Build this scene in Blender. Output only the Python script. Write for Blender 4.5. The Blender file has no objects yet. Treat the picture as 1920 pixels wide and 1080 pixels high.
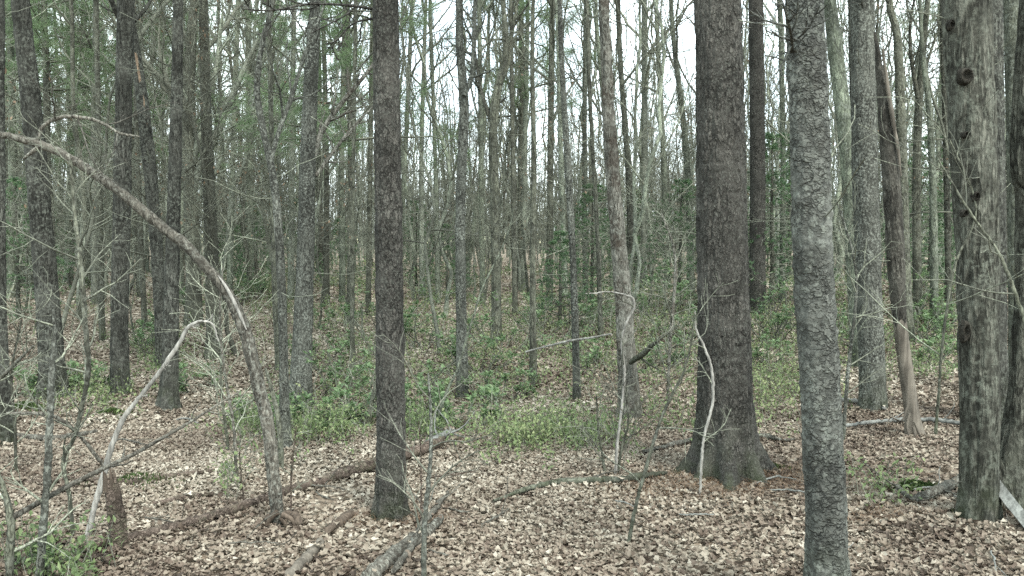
import bpy, math, random
import numpy as np

# ------------------------------------------------------------------ camera, sky, light, exposure
SC = bpy.context.scene
COL = SC.collection
F_PX, W_PX, H_PX, HORIZON = 1600.0, 1920.0, 1080.0, 440.0
PITCH = math.atan((H_PX / 2 - HORIZON) / F_PX)
CAM = np.array([0.0, 0.0, 1.6])
cam_data = bpy.data.cameras.new("camera")
cam_data.sensor_width = 36.0
cam_data.lens = 36.0 * F_PX / W_PX
cam_data.clip_start = 0.05
cam_data.clip_end = 3000.0
cam = bpy.data.objects.new("camera", cam_data)
cam.location = CAM
cam.rotation_euler = (math.pi / 2 - PITCH, 0, 0)
COL.objects.link(cam)
SC.camera = cam

SUN_EL, SUN_ROT = math.radians(52), math.radians(150)
world = bpy.data.worlds.new("World")
SC.world = world
world.use_nodes = True
wn, wl = world.node_tree.nodes, world.node_tree.links
wn.clear()
w_out = wn.new("ShaderNodeOutputWorld")
w_bg = wn.new("ShaderNodeBackground")
w_bg.inputs["Strength"].default_value = 0.15
w_sky = wn.new("ShaderNodeTexSky")
w_sky.sky_type = 'NISHITA'
w_sky.sun_disc = False
w_sky.sun_elevation = SUN_EL
w_sky.sun_rotation = SUN_ROT
w_sky.air_density = 1.0
w_sky.dust_density = 2.0
w_tc = wn.new("ShaderNodeTexCoord")
w_no = wn.new("ShaderNodeTexNoise")
w_no.inputs["Scale"].default_value = 3.0
w_no.inputs["Detail"].default_value = 5.0
w_rp = wn.new("ShaderNodeValToRGB")
w_rp.color_ramp.elements[0].position = 0.30
w_rp.color_ramp.elements[0].color = (0.40, 0.40, 0.40, 1)
w_rp.color_ramp.elements[1].position = 0.62
w_rp.color_ramp.elements[1].color = (0.95, 0.95, 0.95, 1)
w_mx = wn.new("ShaderNodeMix")
w_mx.data_type = 'RGBA'
w_mx.inputs["B"].default_value = (8.2, 9.3, 9.3, 1)
wl.new(w_tc.outputs["Generated"], w_no.inputs["Vector"])
wl.new(w_no.outputs["Fac"], w_rp.inputs["Fac"])
wl.new(w_rp.outputs["Color"], w_mx.inputs["Factor"])
wl.new(w_sky.outputs["Color"], w_mx.inputs["A"])
wl.new(w_mx.outputs["Result"], w_bg.inputs["Color"])
wl.new(w_bg.outputs["Background"], w_out.inputs["Surface"])

sun_data = bpy.data.lights.new("sun", 'SUN')
sun_data.energy = 1.9
sun_data.angle = math.radians(14)
sun_data.color = (1.0, 0.97, 0.92)
sun = bpy.data.objects.new("sun", sun_data)
COL.objects.link(sun)
sun.rotation_euler = (math.pi / 2 - SUN_EL, 0, math.pi - SUN_ROT)

SC.view_settings.view_transform = 'Standard'
SC.view_settings.look = 'None'
SC.view_settings.exposure = 1.45
SC.view_settings.gamma = 1.0
SC.render.engine = 'CYCLES'
SC.cycles.max_bounces = 5
SC.cycles.diffuse_bounces = 3
SC.cycles.glossy_bounces = 2
SC.cycles.transmission_bounces = 2
SC.cycles.volume_bounces = 0
SC.cycles.use_denoising = False
SC.cycles.sample_clamp_indirect = 4.0

RNG = np.random.default_rng(11)
random.seed(5)

# ------------------------------------------------------------------ numeric helpers
def vnoise(p, seed=0):
    p = np.asarray(p, float)
    i = np.floor(p).astype(np.int64)
    f = p - i
    f = f * f * (3 - 2 * f)
    out = 0.0
    for dx in (0, 1):
        wx = f[..., 0] if dx else 1 - f[..., 0]
        for dy in (0, 1):
            wy = f[..., 1] if dy else 1 - f[..., 1]
            for dz in (0, 1):
                wz = f[..., 2] if dz else 1 - f[..., 2]
                h = ((i[..., 0] + dx) * 374761393 + (i[..., 1] + dy) * 668265263 + (i[..., 2] + dz) * 2147483647 + seed * 1274126177) & 0xFFFFFFFF
                h = ((h ^ (h >> 13)) * 1274126177) & 0xFFFFFFFF
                h = (h ^ (h >> 16)) & 0xFFFF
                out = out + wx * wy * wz * (h / 65535.0)
    return out

def ground_h(x, y):
    x = np.asarray(x, float); y = np.asarray(y, float)
    z = np.zeros_like(x)
    p = np.stack([x, y, z], -1)
    h = (vnoise(p * 0.23, 1) - 0.5) * 0.30 + (vnoise(p * 0.7, 2) - 0.5) * 0.10 + (vnoise(p * 2.6, 3) - 0.5) * 0.035
    # a low bank rising at the right, a shallow dip through the middle
    h = h + 0.55 * np.exp(-(((x - 7.5) / 4.0) ** 2 + ((y - 16.0) / 4.0) ** 2))
    h = h - 0.22 * np.exp(-(((x + 1.5) / 5.0) ** 2 + ((y - 8.5) / 2.5) ** 2))
    h = h + 0.25 * np.clip((y - 14) / 30, 0, 1)
    near = np.clip(np.hypot(x, y) / 3.0, 0.15, 1)
    return h * near

def ray(px, py):
    x = (px - W_PX / 2) / F_PX
    u = (H_PX / 2 - py) / F_PX
    c, s = math.cos(PITCH), math.sin(PITCH)
    return np.array([x, c + u * s, -s + u * c])

def P(px, py, Y):
    d = ray(px, py)
    return CAM + d * (Y / d[1])

def at(px, py):
    """where the line of sight through a point of the photo meets the ground"""
    d = ray(px, py)
    t0, t = 1.0, 1.0
    while t < 200:
        q = CAM + d * t
        if q[2] < float(ground_h(q[0], q[1])):
            lo, hi = t0, t
            for _ in range(25):
                m = (lo + hi) / 2
                q = CAM + d * m
                if q[2] < float(ground_h(q[0], q[1])): hi = m
                else: lo = m
            return CAM + d * hi
        t0 = t
        t += 0.05
    return CAM + d * 200

def px_of(x, y):
    return W_PX / 2 + F_PX * x / (y * math.cos(PITCH) + 1.6 * math.sin(PITCH))

def spline(pts, n):
    """smooth resampling of control points (any width) to n points, evenly by index length"""
    a = np.asarray(pts, float)
    if len(a) == 2:
        t = np.linspace(0, 1, n)[:, None]
        return a[0] * (1 - t) + a[1] * t
    e = np.vstack([2 * a[0] - a[1], a, 2 * a[-1] - a[-2]])
    seg = np.linalg.norm(np.diff(a[:, :3], axis=0), axis=1)
    cum = np.concatenate([[0], np.cumsum(seg)])
    s = np.linspace(0, cum[-1], n)
    k = np.clip(np.searchsorted(cum, s, side='right') - 1, 0, len(a) - 2)
    t = ((s - cum[k]) / np.maximum(seg[k], 1e-9))[:, None]
    p0, p1, p2, p3 = e[k], e[k + 1], e[k + 2], e[k + 3]
    out = 0.5 * (2 * p1 + (p2 - p0) * t + (2 * p0 - 5 * p1 + 4 * p2 - p3) * t * t + (3 * p1 - p0 - 3 * p2 + p3) * t ** 3)
    lin = p1 * (1 - t) + p2 * t
    out[:, 3:] = lin[:, 3:]
    return out

def norm(v):
    return v / np.maximum(np.linalg.norm(v, axis=-1, keepdims=True), 1e-9)

def tubes(Pt, R, k):
    """Pt (B,N,3), R (B,N) -> verts, quads"""
    B, N, _ = Pt.shape
    T = np.empty_like(Pt)
    T[:, 1:-1] = Pt[:, 2:] - Pt[:, :-2]
    T[:, 0] = Pt[:, 1] - Pt[:, 0]
    T[:, -1] = Pt[:, -1] - Pt[:, -2]
    T = norm(T)
    mean = norm(Pt[:, -1] - Pt[:, 0])
    ref = np.where(np.abs(mean[:, 2:3]) > 0.7, np.array([[1.0, 0, 0]]), np.array([[0, 0, 1.0]]))[:, None, :]
    U = norm(ref - (ref * T).sum(-1, keepdims=True) * T)
    Vv = np.cross(T, U)
    a = np.arange(k) * 2 * math.pi / k
    V = Pt[:, :, None] + R[:, :, None, None] * (U[:, :, None] * np.cos(a)[None, None, :, None] + Vv[:, :, None] * np.sin(a)[None, None, :, None])
    idx = np.arange(B * N * k).reshape(B, N, k)
    nx = np.roll(idx, -1, axis=2)
    q = np.stack([idx[:, :-1], nx[:, :-1], nx[:, 1:], idx[:, 1:]], -1).reshape(-1, 4)
    return V.reshape(-1, 3), q

class MB:
    def __init__(s):
        s.V, s.F, s.M, s.A, s.n = [], [], [], [], 0
    def add(s, V, F, m=0, tone=None):
        V = np.asarray(V, float); F = np.asarray(F, np.int64)
        s.V.append(V); s.F.append(F + s.n); s.M.append(np.full(len(F), m, np.int32))
        s.A.append(np.full(len(V), 0.5) if tone is None else np.asarray(tone, float))
        s.n += len(V)
    def tube(s, pts, k=8, n=None, m=0, cap=True):
        a = spline(pts, n or max(4, 3 * len(pts)))
        V, q = tubes(a[None, :, :3], a[None, :, 3], k)
        s.add(V, q, m)
        if cap:
            for end, ring in ((a[0, :3], np.arange(k)), (a[-1, :3], np.arange(len(V) - k, len(V)))):
                c = np.vstack([V[ring], end])
                s.add(c, [(i, (i + 1) % k, k) for i in range(k)] if end is a[0, :3] else [((i + 1) % k, i, k) for i in range(k)], m)
    def mesh(s, name, mats, smooth=True, tone=False):
        me = bpy.data.meshes.new(name)
        V = np.concatenate(s.V) if s.V else np.zeros((0, 3))
        me.vertices.add(len(V)); me.vertices.foreach_set("co", V.astype(np.float32).ravel())
        sizes = np.concatenate([np.full(len(f), f.shape[1]) for f in s.F])
        loops = np.concatenate([f.ravel() for f in s.F])
        me.loops.add(len(loops)); me.loops.foreach_set("vertex_index", loops.astype(np.int32))
        me.polygons.add(len(sizes))
        me.polygons.foreach_set("loop_start", np.concatenate([[0], np.cumsum(sizes)[:-1]]).astype(np.int32))
        me.polygons.foreach_set("material_index", np.concatenate(s.M))
        me.polygons.foreach_set("use_smooth", np.full(len(sizes), smooth))
        if tone:
            at_ = me.attributes.new("tone", 'FLOAT', 'POINT')
            at_.data.foreach_set("value", np.concatenate(s.A).astype(np.float32))
        for m in mats: me.materials.append(m)
        me.update(calc_edges=True)
        return me
    def build(s, name, mats, parent=None, smooth=True, tone=False, loc=None):
        o = bpy.data.objects.new(name, s.mesh(name, mats if isinstance(mats, (list, tuple)) else [mats], smooth, tone))
        COL.objects.link(o)
        if parent: o.parent = parent
        if loc is not None: o.location = loc
        return o

def tag(o, label=None, cat=None, group=None, kind=None):
    if label: o["label"] = label
    if cat: o["category"] = cat
    if group: o["group"] = group
    if kind: o["kind"] = kind
    return o

def root_at(name, loc, label, cat, group=None, rz=0.0, sc=1.0):
    o = bpy.data.objects.new(name, None)
    o.empty_display_size = 0.2
    o.location = loc; o.rotation_euler = (0, 0, rz); o.scale = (sc, sc, sc) if np.isscalar(sc) else sc
    COL.objects.link(o)
    return tag(o, label, cat, group)

def copy_tree(o, loc, rz=0.0, sc=1.0, tilt=(0, 0)):
    c = o.copy(); COL.objects.link(c)
    for ch in o.children:
        d = ch.copy(); COL.objects.link(d); d.parent = c
    c.location = loc; c.rotation_euler = (tilt[0], tilt[1], rz)
    c.scale = (sc, sc, sc) if np.isscalar(sc) else sc
    return c

# ------------------------------------------------------------------ materials
def nodes_of(name):
    m = bpy.data.materials.new(name); m.use_nodes = True
    nt = m.node_tree; nt.nodes.clear()
    out = nt.nodes.new("ShaderNodeOutputMaterial")
    b = nt.nodes.new("ShaderNodeBsdfPrincipled")
    nt.links.new(b.outputs[0], out.inputs["Surface"])
    return m, nt, b

def ramp(nt, stops, src):
    r = nt.nodes.new("ShaderNodeValToRGB")
    e = r.color_ramp.elements
    while len(e) < len(stops): e.new(0.5)
    for i, (p, c) in enumerate(stops):
        e[i].position = p
        e[i].color = (c, c, c, 1) if np.isscalar(c) else (*c, 1)
    nt.links.new(src, r.inputs["Fac"])
    return r.outputs["Color"]

def mixc(nt, fac, a, b, mode='MIX'):
    n = nt.nodes.new("ShaderNodeMix"); n.data_type = 'RGBA'; n.blend_type = mode
    for s, v in (("Factor", fac), ("A", a), ("B", b)):
        if isinstance(v, bpy.types.NodeSocket): nt.links.new(v, n.inputs[s])
        elif np.isscalar(v): n.inputs[s].default_value = v
        else: n.inputs[s].default_value = (*v, 1)
    return n.outputs["Result"]

def math_(nt, op, a, b=0.0):
    n = nt.nodes.new("ShaderNodeMath"); n.operation = op
    for i, v in enumerate((a, b)):
        if isinstance(v, bpy.types.NodeSocket): nt.links.new(v, n.inputs[i])
        else: n.inputs[i].default_value = v
    return n.outputs[0]

def tex(nt, kind, vec, scale, **kw):
    n = nt.nodes.new("ShaderNodeTexNoise" if kind == 'noise' else "ShaderNodeTexVoronoi")
    n.inputs["Scale"].default_value = scale
    for k, v in kw.items():
        if k == 'feature': n.feature = v
        else: n.inputs[k].default_value = v
    nt.links.new(vec, n.inputs["Vector"])
    return n

def local_coords(nt, scale, rand=True):
    tc = nt.nodes.new("ShaderNodeTexCoord")
    v = tc.outputs["Object"]
    if rand:
        oi = nt.nodes.new("ShaderNodeObjectInfo")
        ad = nt.nodes.new("ShaderNodeVectorMath"); ad.operation = 'ADD'
        nt.links.new(v, ad.inputs[0])
        sc = math_(nt, 'MULTIPLY', oi.outputs["Random"], 37.0)
        nt.links.new(sc, ad.inputs[1])
        v = ad.outputs[0]
    mp = nt.nodes.new("ShaderNodeMapping"); mp.inputs["Scale"].default_value = scale
    nt.links.new(v, mp.inputs["Vector"])
    return v, mp.outputs[0]

def bark(name, crack, mid, light, cells, zr, edge=0.18, warp=0.12, lichen=None, lichen_amt=0.5, lichen_scale=22, bump=0.012, rough=0.95, blotch=None, blotch_amt=0.6, vary=False, open_=0.6, foot=True):
    m, nt, b = nodes_of(name)
    raw, v = local_coords(nt, (1, 1, zr))
    ra = tex(nt, 'noise', v, cells * 0.55, Detail=3.0, Roughness=0.55, Distortion=warp * 2)
    rb = tex(nt, 'noise', v, cells * 1.25, Detail=2.0, Roughness=0.6, Distortion=warp * 1)
    def ridge(n, e):
        return ramp(nt, [(0.0, 0.0), (e, 1.0)], math_(nt, 'MULTIPLY', math_(nt, 'ABSOLUTE', math_(nt, 'SUBTRACT', n.outputs["Fac"], 0.5)), 5.0))
    ce = math_(nt, 'MULTIPLY', ridge(ra, edge * 1.6), math_(nt, 'ADD', math_(nt, 'MULTIPLY', ridge(rb, edge * 2.4), 0.6), 0.4))
    cm = tex(nt, 'noise', raw, 5.0, Detail=4.0, Roughness=0.6)
    ce = math_(nt, 'MAXIMUM', ce, math_(nt, 'MULTIPLY', ramp(nt, [(0.42, 0.0), (0.62, 1.0)], cm.outputs['Fac']), open_))
    mp2 = nt.nodes.new('ShaderNodeMapping'); mp2.inputs['Scale'].default_value = (1, 1, max(zr, 0.12) ** 0.5); nt.links.new(raw, mp2.inputs['Vector'])
    fine = tex(nt, 'noise', mp2.outputs[0], cells * 2.2, Detail=6.0, Roughness=0.72)
    big = tex(nt, 'noise', raw, 1.7, Detail=4.0, Roughness=0.6)
    plate = ramp(nt, [(0.36, mid), (0.62, light)], fine.outputs["Fac"])
    tone = ramp(nt, [(0.34, 0.42), (0.66, 1.3)], big.outputs["Fac"])
    plate = mixc(nt, 1.0, plate, tone, 'MULTIPLY')
    if vary:
        oi = nt.nodes.new('ShaderNodeObjectInfo')
        plate = mixc(nt, 1.0, plate, ramp(nt, [(0.0, (0.55, 0.54, 0.50)), (0.35, (0.85, 0.88, 0.80)), (0.7, (1.08, 1.12, 1.0)), (1.0, (1.4, 1.45, 1.3))], oi.outputs['Random']), 'MULTIPLY')
    col = mixc(nt, ce, crack, plate)
    if blotch is not None:
        bn = tex(nt, 'noise', raw, 3.2, Detail=5.0, Roughness=0.62)
        col = mixc(nt, ramp(nt, [(0.52, 0.0), (0.60, blotch_amt)], bn.outputs["Fac"]), col, blotch)
    if lichen is not None:
        ln = tex(nt, 'noise', raw, lichen_scale, Detail=6.0, Roughness=0.75)
        l2 = tex(nt, 'noise', raw, 2.4, Detail=2.0)
        la = math_(nt, 'MULTIPLY', ramp(nt, [(0.50, 0.0), (0.60, 1.0)], ln.outputs["Fac"]), ramp(nt, [(0.35, 0.25 * lichen_amt), (0.62, lichen_amt)], l2.outputs["Fac"]))
        col = mixc(nt, la, col, lichen)
    if foot:
        sx = nt.nodes.new('ShaderNodeSeparateXYZ'); tco = nt.nodes.new('ShaderNodeTexCoord'); nt.links.new(tco.outputs['Object'], sx.inputs[0])
        fz = ramp(nt, [(0.0, 0.7), (0.12, 0.35), (0.5, 0.0)], sx.outputs['Z'])
        fn = tex(nt, 'noise', raw, 7.0, Detail=5.0, Roughness=0.65)
        col = mixc(nt, math_(nt, 'MULTIPLY', fz, ramp(nt, [(0.40, 0.0), (0.62, 1.0)], fn.outputs['Fac'])), col, (0.042, 0.052, 0.027))
    nt.links.new(col, b.inputs["Base Color"])
    b.inputs["Roughness"].default_value = rough
    b.inputs["Specular IOR Level"].default_value = 0.15
    hgt = math_(nt, 'ADD', ce, math_(nt, 'MULTIPLY', fine.outputs["Fac"], 0.8))
    bp = nt.nodes.new("ShaderNodeBump"); bp.inputs["Strength"].default_value = 0.9; bp.inputs["Distance"].default_value = bump
    nt.links.new(hgt, bp.inputs["Height"]); nt.links.new(bp.outputs[0], b.inputs["Normal"])
    return m

BARK_PINE = bark("dark_pine_bark", (0.011, 0.0105, 0.009), (0.038, 0.0365, 0.032), (0.108, 0.103, 0.090), 46, 0.42, 0.22, 0.03, lichen=(0.15, 0.16, 0.135), lichen_amt=0.35, lichen_scale=60, bump=0.010)
BARK_SCALY = bark("scaly_grey_bark", (0.026, 0.027, 0.024), (0.064, 0.068, 0.060), (0.150, 0.155, 0.136), 22, 1.15, 0.14, 0.10, lichen=(0.20, 0.215, 0.185), lichen_amt=0.6, lichen_scale=26, blotch=(0.040, 0.040, 0.035), blotch_amt=0.5, bump=0.014, open_=0.95)
BARK_PLATE = bark("plated_silver_bark", (0.014, 0.014, 0.011), (0.055, 0.058, 0.046), (0.140, 0.140, 0.114), 32, 0.17, 0.27, 0.12, lichen=(0.19, 0.205, 0.165), lichen_amt=0.5, lichen_scale=20, open_=0.5, bump=0.014)
BARK_OAK = bark("furrowed_grey_bark", (0.012, 0.012, 0.010), (0.040, 0.040, 0.034), (0.120, 0.122, 0.104), 34, 0.22, 0.26, 0.05, lichen=(0.19, 0.205, 0.17), lichen_amt=0.55, lichen_scale=30, bump=0.012)
BARK_LICHEN = bark("lichen_speckled_bark", (0.020, 0.020, 0.017), (0.060, 0.062, 0.052), (0.13, 0.135, 0.115), 30, 0.35, 0.18, 0.06, lichen=(0.30, 0.32, 0.275), lichen_amt=0.62, lichen_scale=48, bump=0.010)
BARK_PALE = bark("pale_flaking_bark", (0.030, 0.028, 0.022), (0.115, 0.112, 0.094), (0.235, 0.228, 0.195), 22, 0.30, 0.14, 0.07, lichen=(0.30, 0.31, 0.265), lichen_amt=0.6, lichen_scale=26, blotch=(0.045, 0.036, 0.028), blotch_amt=0.75, bump=0.012)
BARK_FAR = [bark("grey_green_bark", (0.036, 0.039, 0.031), (0.118, 0.132, 0.106), (0.250, 0.270, 0.222), 26, 0.3, 0.18, 0.06, lichen=(0.23, 0.25, 0.21), lichen_amt=0.6, bump=0.008, vary=True),
            bark("brown_grey_bark", (0.022, 0.022, 0.018), (0.072, 0.073, 0.060), (0.165, 0.166, 0.140), 26, 0.3, 0.18, 0.06, lichen=(0.18, 0.19, 0.16), lichen_amt=0.5, bump=0.008, vary=True),
            bark("pale_grey_bark", (0.060, 0.065, 0.054), (0.165, 0.178, 0.150), (0.32, 0.34, 0.29), 22, 0.35, 0.15, 0.06, lichen=(0.30, 0.32, 0.28), lichen_amt=0.5, bump=0.006, vary=True)]
BARK_TWIG = bark("twig_bark", (0.056, 0.057, 0.047), (0.155, 0.160, 0.134), (0.30, 0.31, 0.265), 60, 0.3, 0.2, 0.02, bump=0.002, vary=True, foot=False)
BARK_DEAD = bark("weathered_dead_bark", (0.022, 0.020, 0.016), (0.068, 0.062, 0.050), (0.165, 0.156, 0.130), 40, 0.25, 0.2, 0.04, lichen=(0.30, 0.31, 0.265), lichen_amt=0.55, lichen_scale=45, bump=0.006, foot=False)
BARK_LOG = bark("rotting_log_bark", (0.020, 0.015, 0.011), (0.085, 0.065, 0.052), (0.20, 0.160, 0.130), 36, 1.0, 0.2, 0.05, lichen=(0.15, 0.15, 0.10), lichen_amt=0.5, lichen_scale=12, bump=0.010, foot=False)

def wood(name, a, c, zr=0.06, sc=60, bump=0.004):
    m, nt, b = nodes_of(name)
    raw, v = local_coords(nt, (1, 1, zr))
    n1 = tex(nt, 'noise', v, sc, Detail=5.0, Roughness=0.65)
    n2 = tex(nt, 'noise', raw, 9.0, Detail=4.0)
    col = ramp(nt, [(0.28, a), (0.68, c)], n1.outputs["Fac"])
    col = mixc(nt, 1.0, col, ramp(nt, [(0.3, 0.6), (0.65, 1.1)], n2.outputs["Fac"]), 'MULTIPLY')
    nt.links.new(col, b.inputs["Base Color"])
    b.inputs["Roughness"].default_value = 0.8
    b.inputs["Specular IOR Level"].default_value = 0.2
    bp = nt.nodes.new("ShaderNodeBump"); bp.inputs["Distance"].default_value = bump
    nt.links.new(n1.outputs["Fac"], bp.inputs["Height"]); nt.links.new(bp.outputs[0], b.inputs["Normal"])
    return m

WOOD_WHITE = wood("bleached_dead_wood", (0.085, 0.082, 0.072), (0.36, 0.35, 0.315))
WOOD_TAN = wood("weathered_split_wood", (0.055, 0.048, 0.038), (0.185, 0.165, 0.134), sc=34)
WOOD_ORANGE = wood("stripped_orange_wood", (0.14, 0.095, 0.062), (0.31, 0.235, 0.165))
WOOD_GREY = wood("weathered_grey_wood", (0.075, 0.077, 0.070), (0.235, 0.243, 0.222))
WOOD_BROWN = wood("brown_rotten_wood", (0.032, 0.025, 0.019), (0.125, 0.098, 0.074))

def foliage(name, stops, rough=0.6, spec=0.25, trans=0.4):
    m, nt, b = nodes_of(name)
    a = nt.nodes.new("ShaderNodeAttribute"); a.attribute_name = "tone"
    col = ramp(nt, stops, a.outputs["Fac"])
    nt.links.new(col, b.inputs["Base Color"])
    b.inputs["Roughness"].default_value = rough
    b.inputs["Specular IOR Level"].default_value = spec
    if trans:
        tr = nt.nodes.new("ShaderNodeBsdfTranslucent"); nt.links.new(col, tr.inputs["Color"])
        mx = nt.nodes.new("ShaderNodeMixShader"); mx.inputs[0].default_value = trans
        nt.links.new(b.outputs[0], mx.inputs[1]); nt.links.new(tr.outputs[0], mx.inputs[2])
        nt.links.new(mx.outputs[0], [n for n in nt.nodes if n.type == 'OUTPUT_MATERIAL'][0].inputs["Surface"])
    return m

NEEDLES = foliage("pine_needles", [(0.0, (0.085, 0.135, 0.070)), (0.5, (0.150, 0.220, 0.115)), (1.0, (0.24, 0.315, 0.17))])
HEMLOCK = foliage("young_conifer_needles", [(0.0, (0.055, 0.10, 0.055)), (0.6, (0.105, 0.180, 0.088)), (1.0, (0.17, 0.25, 0.12))])
LAUREL = foliage("laurel_leaves", [(0.0, (0.075, 0.120, 0.062)), (0.5, (0.140, 0.215, 0.100)), (0.9, (0.215, 0.30, 0.145)), (1.0, (0.28, 0.27, 0.15))], rough=0.42, spec=0.4)
HERB = foliage("low_green_leaves", [(0.0, (0.085, 0.125, 0.055)), (0.6, (0.170, 0.225, 0.098)), (1.0, (0.28, 0.31, 0.16))], trans=0.35)
LITTER = foliage("dry_oak_leaves", [(0.0, (0.042, 0.032, 0.024)), (0.16, (0.095, 0.071, 0.053)), (0.40, (0.172, 0.140, 0.107)), (0.74, (0.262, 0.229, 0.178)), (1.0, (0.42, 0.385, 0.315))], rough=0.7, spec=0.25, trans=0.12)
DUFF = foliage("fallen_needles", [(0.0, (0.07, 0.042, 0.026)), (1.0, (0.21, 0.140, 0.085))], trans=0.0)
RUSTY = foliage("rusty_dead_leaves", [(0.0, (0.12, 0.080, 0.050)), (1.0, (0.27, 0.195, 0.130))], trans=0.3)
MOSS = foliage("moss_green", [(0.0, (0.018, 0.034, 0.012)), (1.0, (0.060, 0.088, 0.030))], trans=0.0, rough=0.95, spec=0.05)

def ground_material():
    m, nt, b = nodes_of("leaf_litter_ground")
    tc = nt.nodes.new("ShaderNodeTexCoord")
    v = tc.outputs["Object"]
    vo = tex(nt, 'voronoi', v, 13.0)
    vo.inputs["Randomness"].default_value = 1.0
    sep = nt.nodes.new("ShaderNodeSeparateColor"); nt.links.new(vo.outputs["Color"], sep.inputs[0])
    leaf = ramp(nt, [(0.0, (0.085, 0.066, 0.050)), (0.35, (0.195, 0.158, 0.118)), (0.75, (0.32, 0.275, 0.210)), (1.0, (0.45, 0.40, 0.32))], sep.outputs[0])
    n = tex(nt, 'noise', v, 40.0, Detail=4.0)
    dk = ramp(nt, [(0.35, 0.45), (0.62, 1.0)], n.outputs["Fac"])
    col = mixc(nt, 1.0, leaf, dk, 'MULTIPLY')
    big = tex(nt, 'noise', v, 0.6, Detail=4.0)
    col = mixc(nt, ramp(nt, [(0.45, 0.0), (0.75, 0.55)], big.outputs["Fac"]), col, (0.13, 0.095, 0.065))
    nt.links.new(col, b.inputs["Base Color"])
    b.inputs["Roughness"].default_value = 0.95
    b.inputs["Specular IOR Level"].default_value = 0.1
    bp = nt.nodes.new("ShaderNodeBump"); bp.inputs["Distance"].default_value = 0.03
    nt.links.new(vo.outputs["Distance"], bp.inputs["Height"]); nt.links.new(bp.outputs[0], b.inputs["Normal"])
    return m

def field_material():
    m, nt, b = nodes_of("dry_meadow")
    tc = nt.nodes.new("ShaderNodeTexCoord")
    n = tex(nt, 'noise', tc.outputs["Object"], 0.12, Detail=6.0)
    nt.links.new(ramp(nt, [(0.35, (0.30, 0.31, 0.16)), (0.65, (0.52, 0.47, 0.30))], n.outputs["Fac"]), b.inputs["Base Color"])
    b.inputs["Roughness"].default_value = 0.95
    return m

# ------------------------------------------------------------------ setting: ground and far field
def axis(lo, hi, n, near, scale):
    t = np.linspace(math.asinh((lo - near) / scale), math.asinh((hi - near) / scale), n)
    return near + scale * np.sinh(t)
gx = axis(-420, 420, 340, 0.0, 5.0)
gy = axis(-60, 700, 420, 6.0, 5.0)
X, Y = np.meshgrid(gx, gy)
mb = MB()
gi = np.arange(X.size).reshape(X.shape)
mb.add(np.stack([X, Y, ground_h(X, Y)], -1).reshape(-1, 3), np.stack([gi[:-1, :-1], gi[:-1, 1:], gi[1:, 1:], gi[1:, :-1]], -1).reshape(-1, 4))
tag(mb.build("ground", ground_material()), kind='structure')
fx = np.linspace(-300, 300, 60); fy = np.linspace(112, 650, 60)
X, Y = np.meshgrid(fx, fy)
mb = MB(); gi = np.arange(X.size).reshape(X.shape)
mb.add(np.stack([X, Y, ground_h(X, Y) * 0 + 0.48 + 0 * X + (Y - 112) * 0.004], -1).reshape(-1, 3), np.stack([gi[:-1, :-1], gi[:-1, 1:], gi[1:, 1:], gi[1:, :-1]], -1).reshape(-1, 4))
tag(mb.build("field", field_material()), kind='structure')

# ------------------------------------------------------------------ branching
def grow(rng, Pp, Rp, n, t0, t1, ang, length, N, rfac, rtip, up=0.3, wig=0.12, droop=None):
    """n children on every parent polyline: Pp (B,N,3), Rp (B,N). length = (lo, hi) or function of t"""
    B, M, _ = Pp.shape
    t = (np.arange(n)[None, :] + rng.random((B, n))) / n
    t = t0 + (t1 - t0) * t
    s = t * (M - 1); k = np.clip(s.astype(int), 0, M - 2); f = (s - k)[..., None]
    bi = np.arange(B)[:, None]
    p = Pp[bi, k] * (1 - f) + Pp[bi, k + 1] * f
    r = Rp[bi, k] * (1 - f[..., 0]) + Rp[bi, k + 1] * f[..., 0]
    T = norm(Pp[bi, k + 1] - Pp[bi, k])
    plen = np.linalg.norm(np.diff(Pp, axis=1), axis=-1).sum(1)[:, None]
    ref = np.where(np.abs(T[..., 2:3]) > 0.8, np.array([1.0, 0, 0]), np.array([0, 0, 1.0]))
    U = norm(np.cross(T, ref)); Vv = np.cross(T, U)
    az = np.arange(n)[None, :] * 2.4 + rng.random((B, 1)) * 6.28 + rng.normal(0, 0.5, (B, n))
    perp = U * np.cos(az)[..., None] + Vv * np.sin(az)[..., None]
    a = np.radians(rng.uniform(ang[0], ang[1], (B, n)))[..., None]
    d = norm(T * np.cos(a) + perp * np.sin(a))
    if callable(length): L = length(t) * rng.uniform(0.7, 1.25, (B, n))
    else: L = plen * rng.uniform(length[0], length[1], (B, n)) * (1.15 - 0.6 * t)
    out = np.empty((B, n, N, 3)); out[:, :, 0] = p
    step = (L / (N - 1))[..., None]
    cur = d
    for i in range(1, N):
        out[:, :, i] = out[:, :, i - 1] + cur * step
        cur = norm(cur + np.array([0, 0, up]) + rng.normal(0, wig, (B, n, 3)))
    R0 = np.minimum(r * rfac, 0.03 * L + 0.004)
    R0 = np.maximum(R0, rtip * 1.1)
    tt = np.linspace(0, 1, N)[None, None, :]
    R = R0[..., None] * (1 - tt) + rtip * tt
    return out.reshape(B * n, N, 3), R.reshape(B * n, N)

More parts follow.
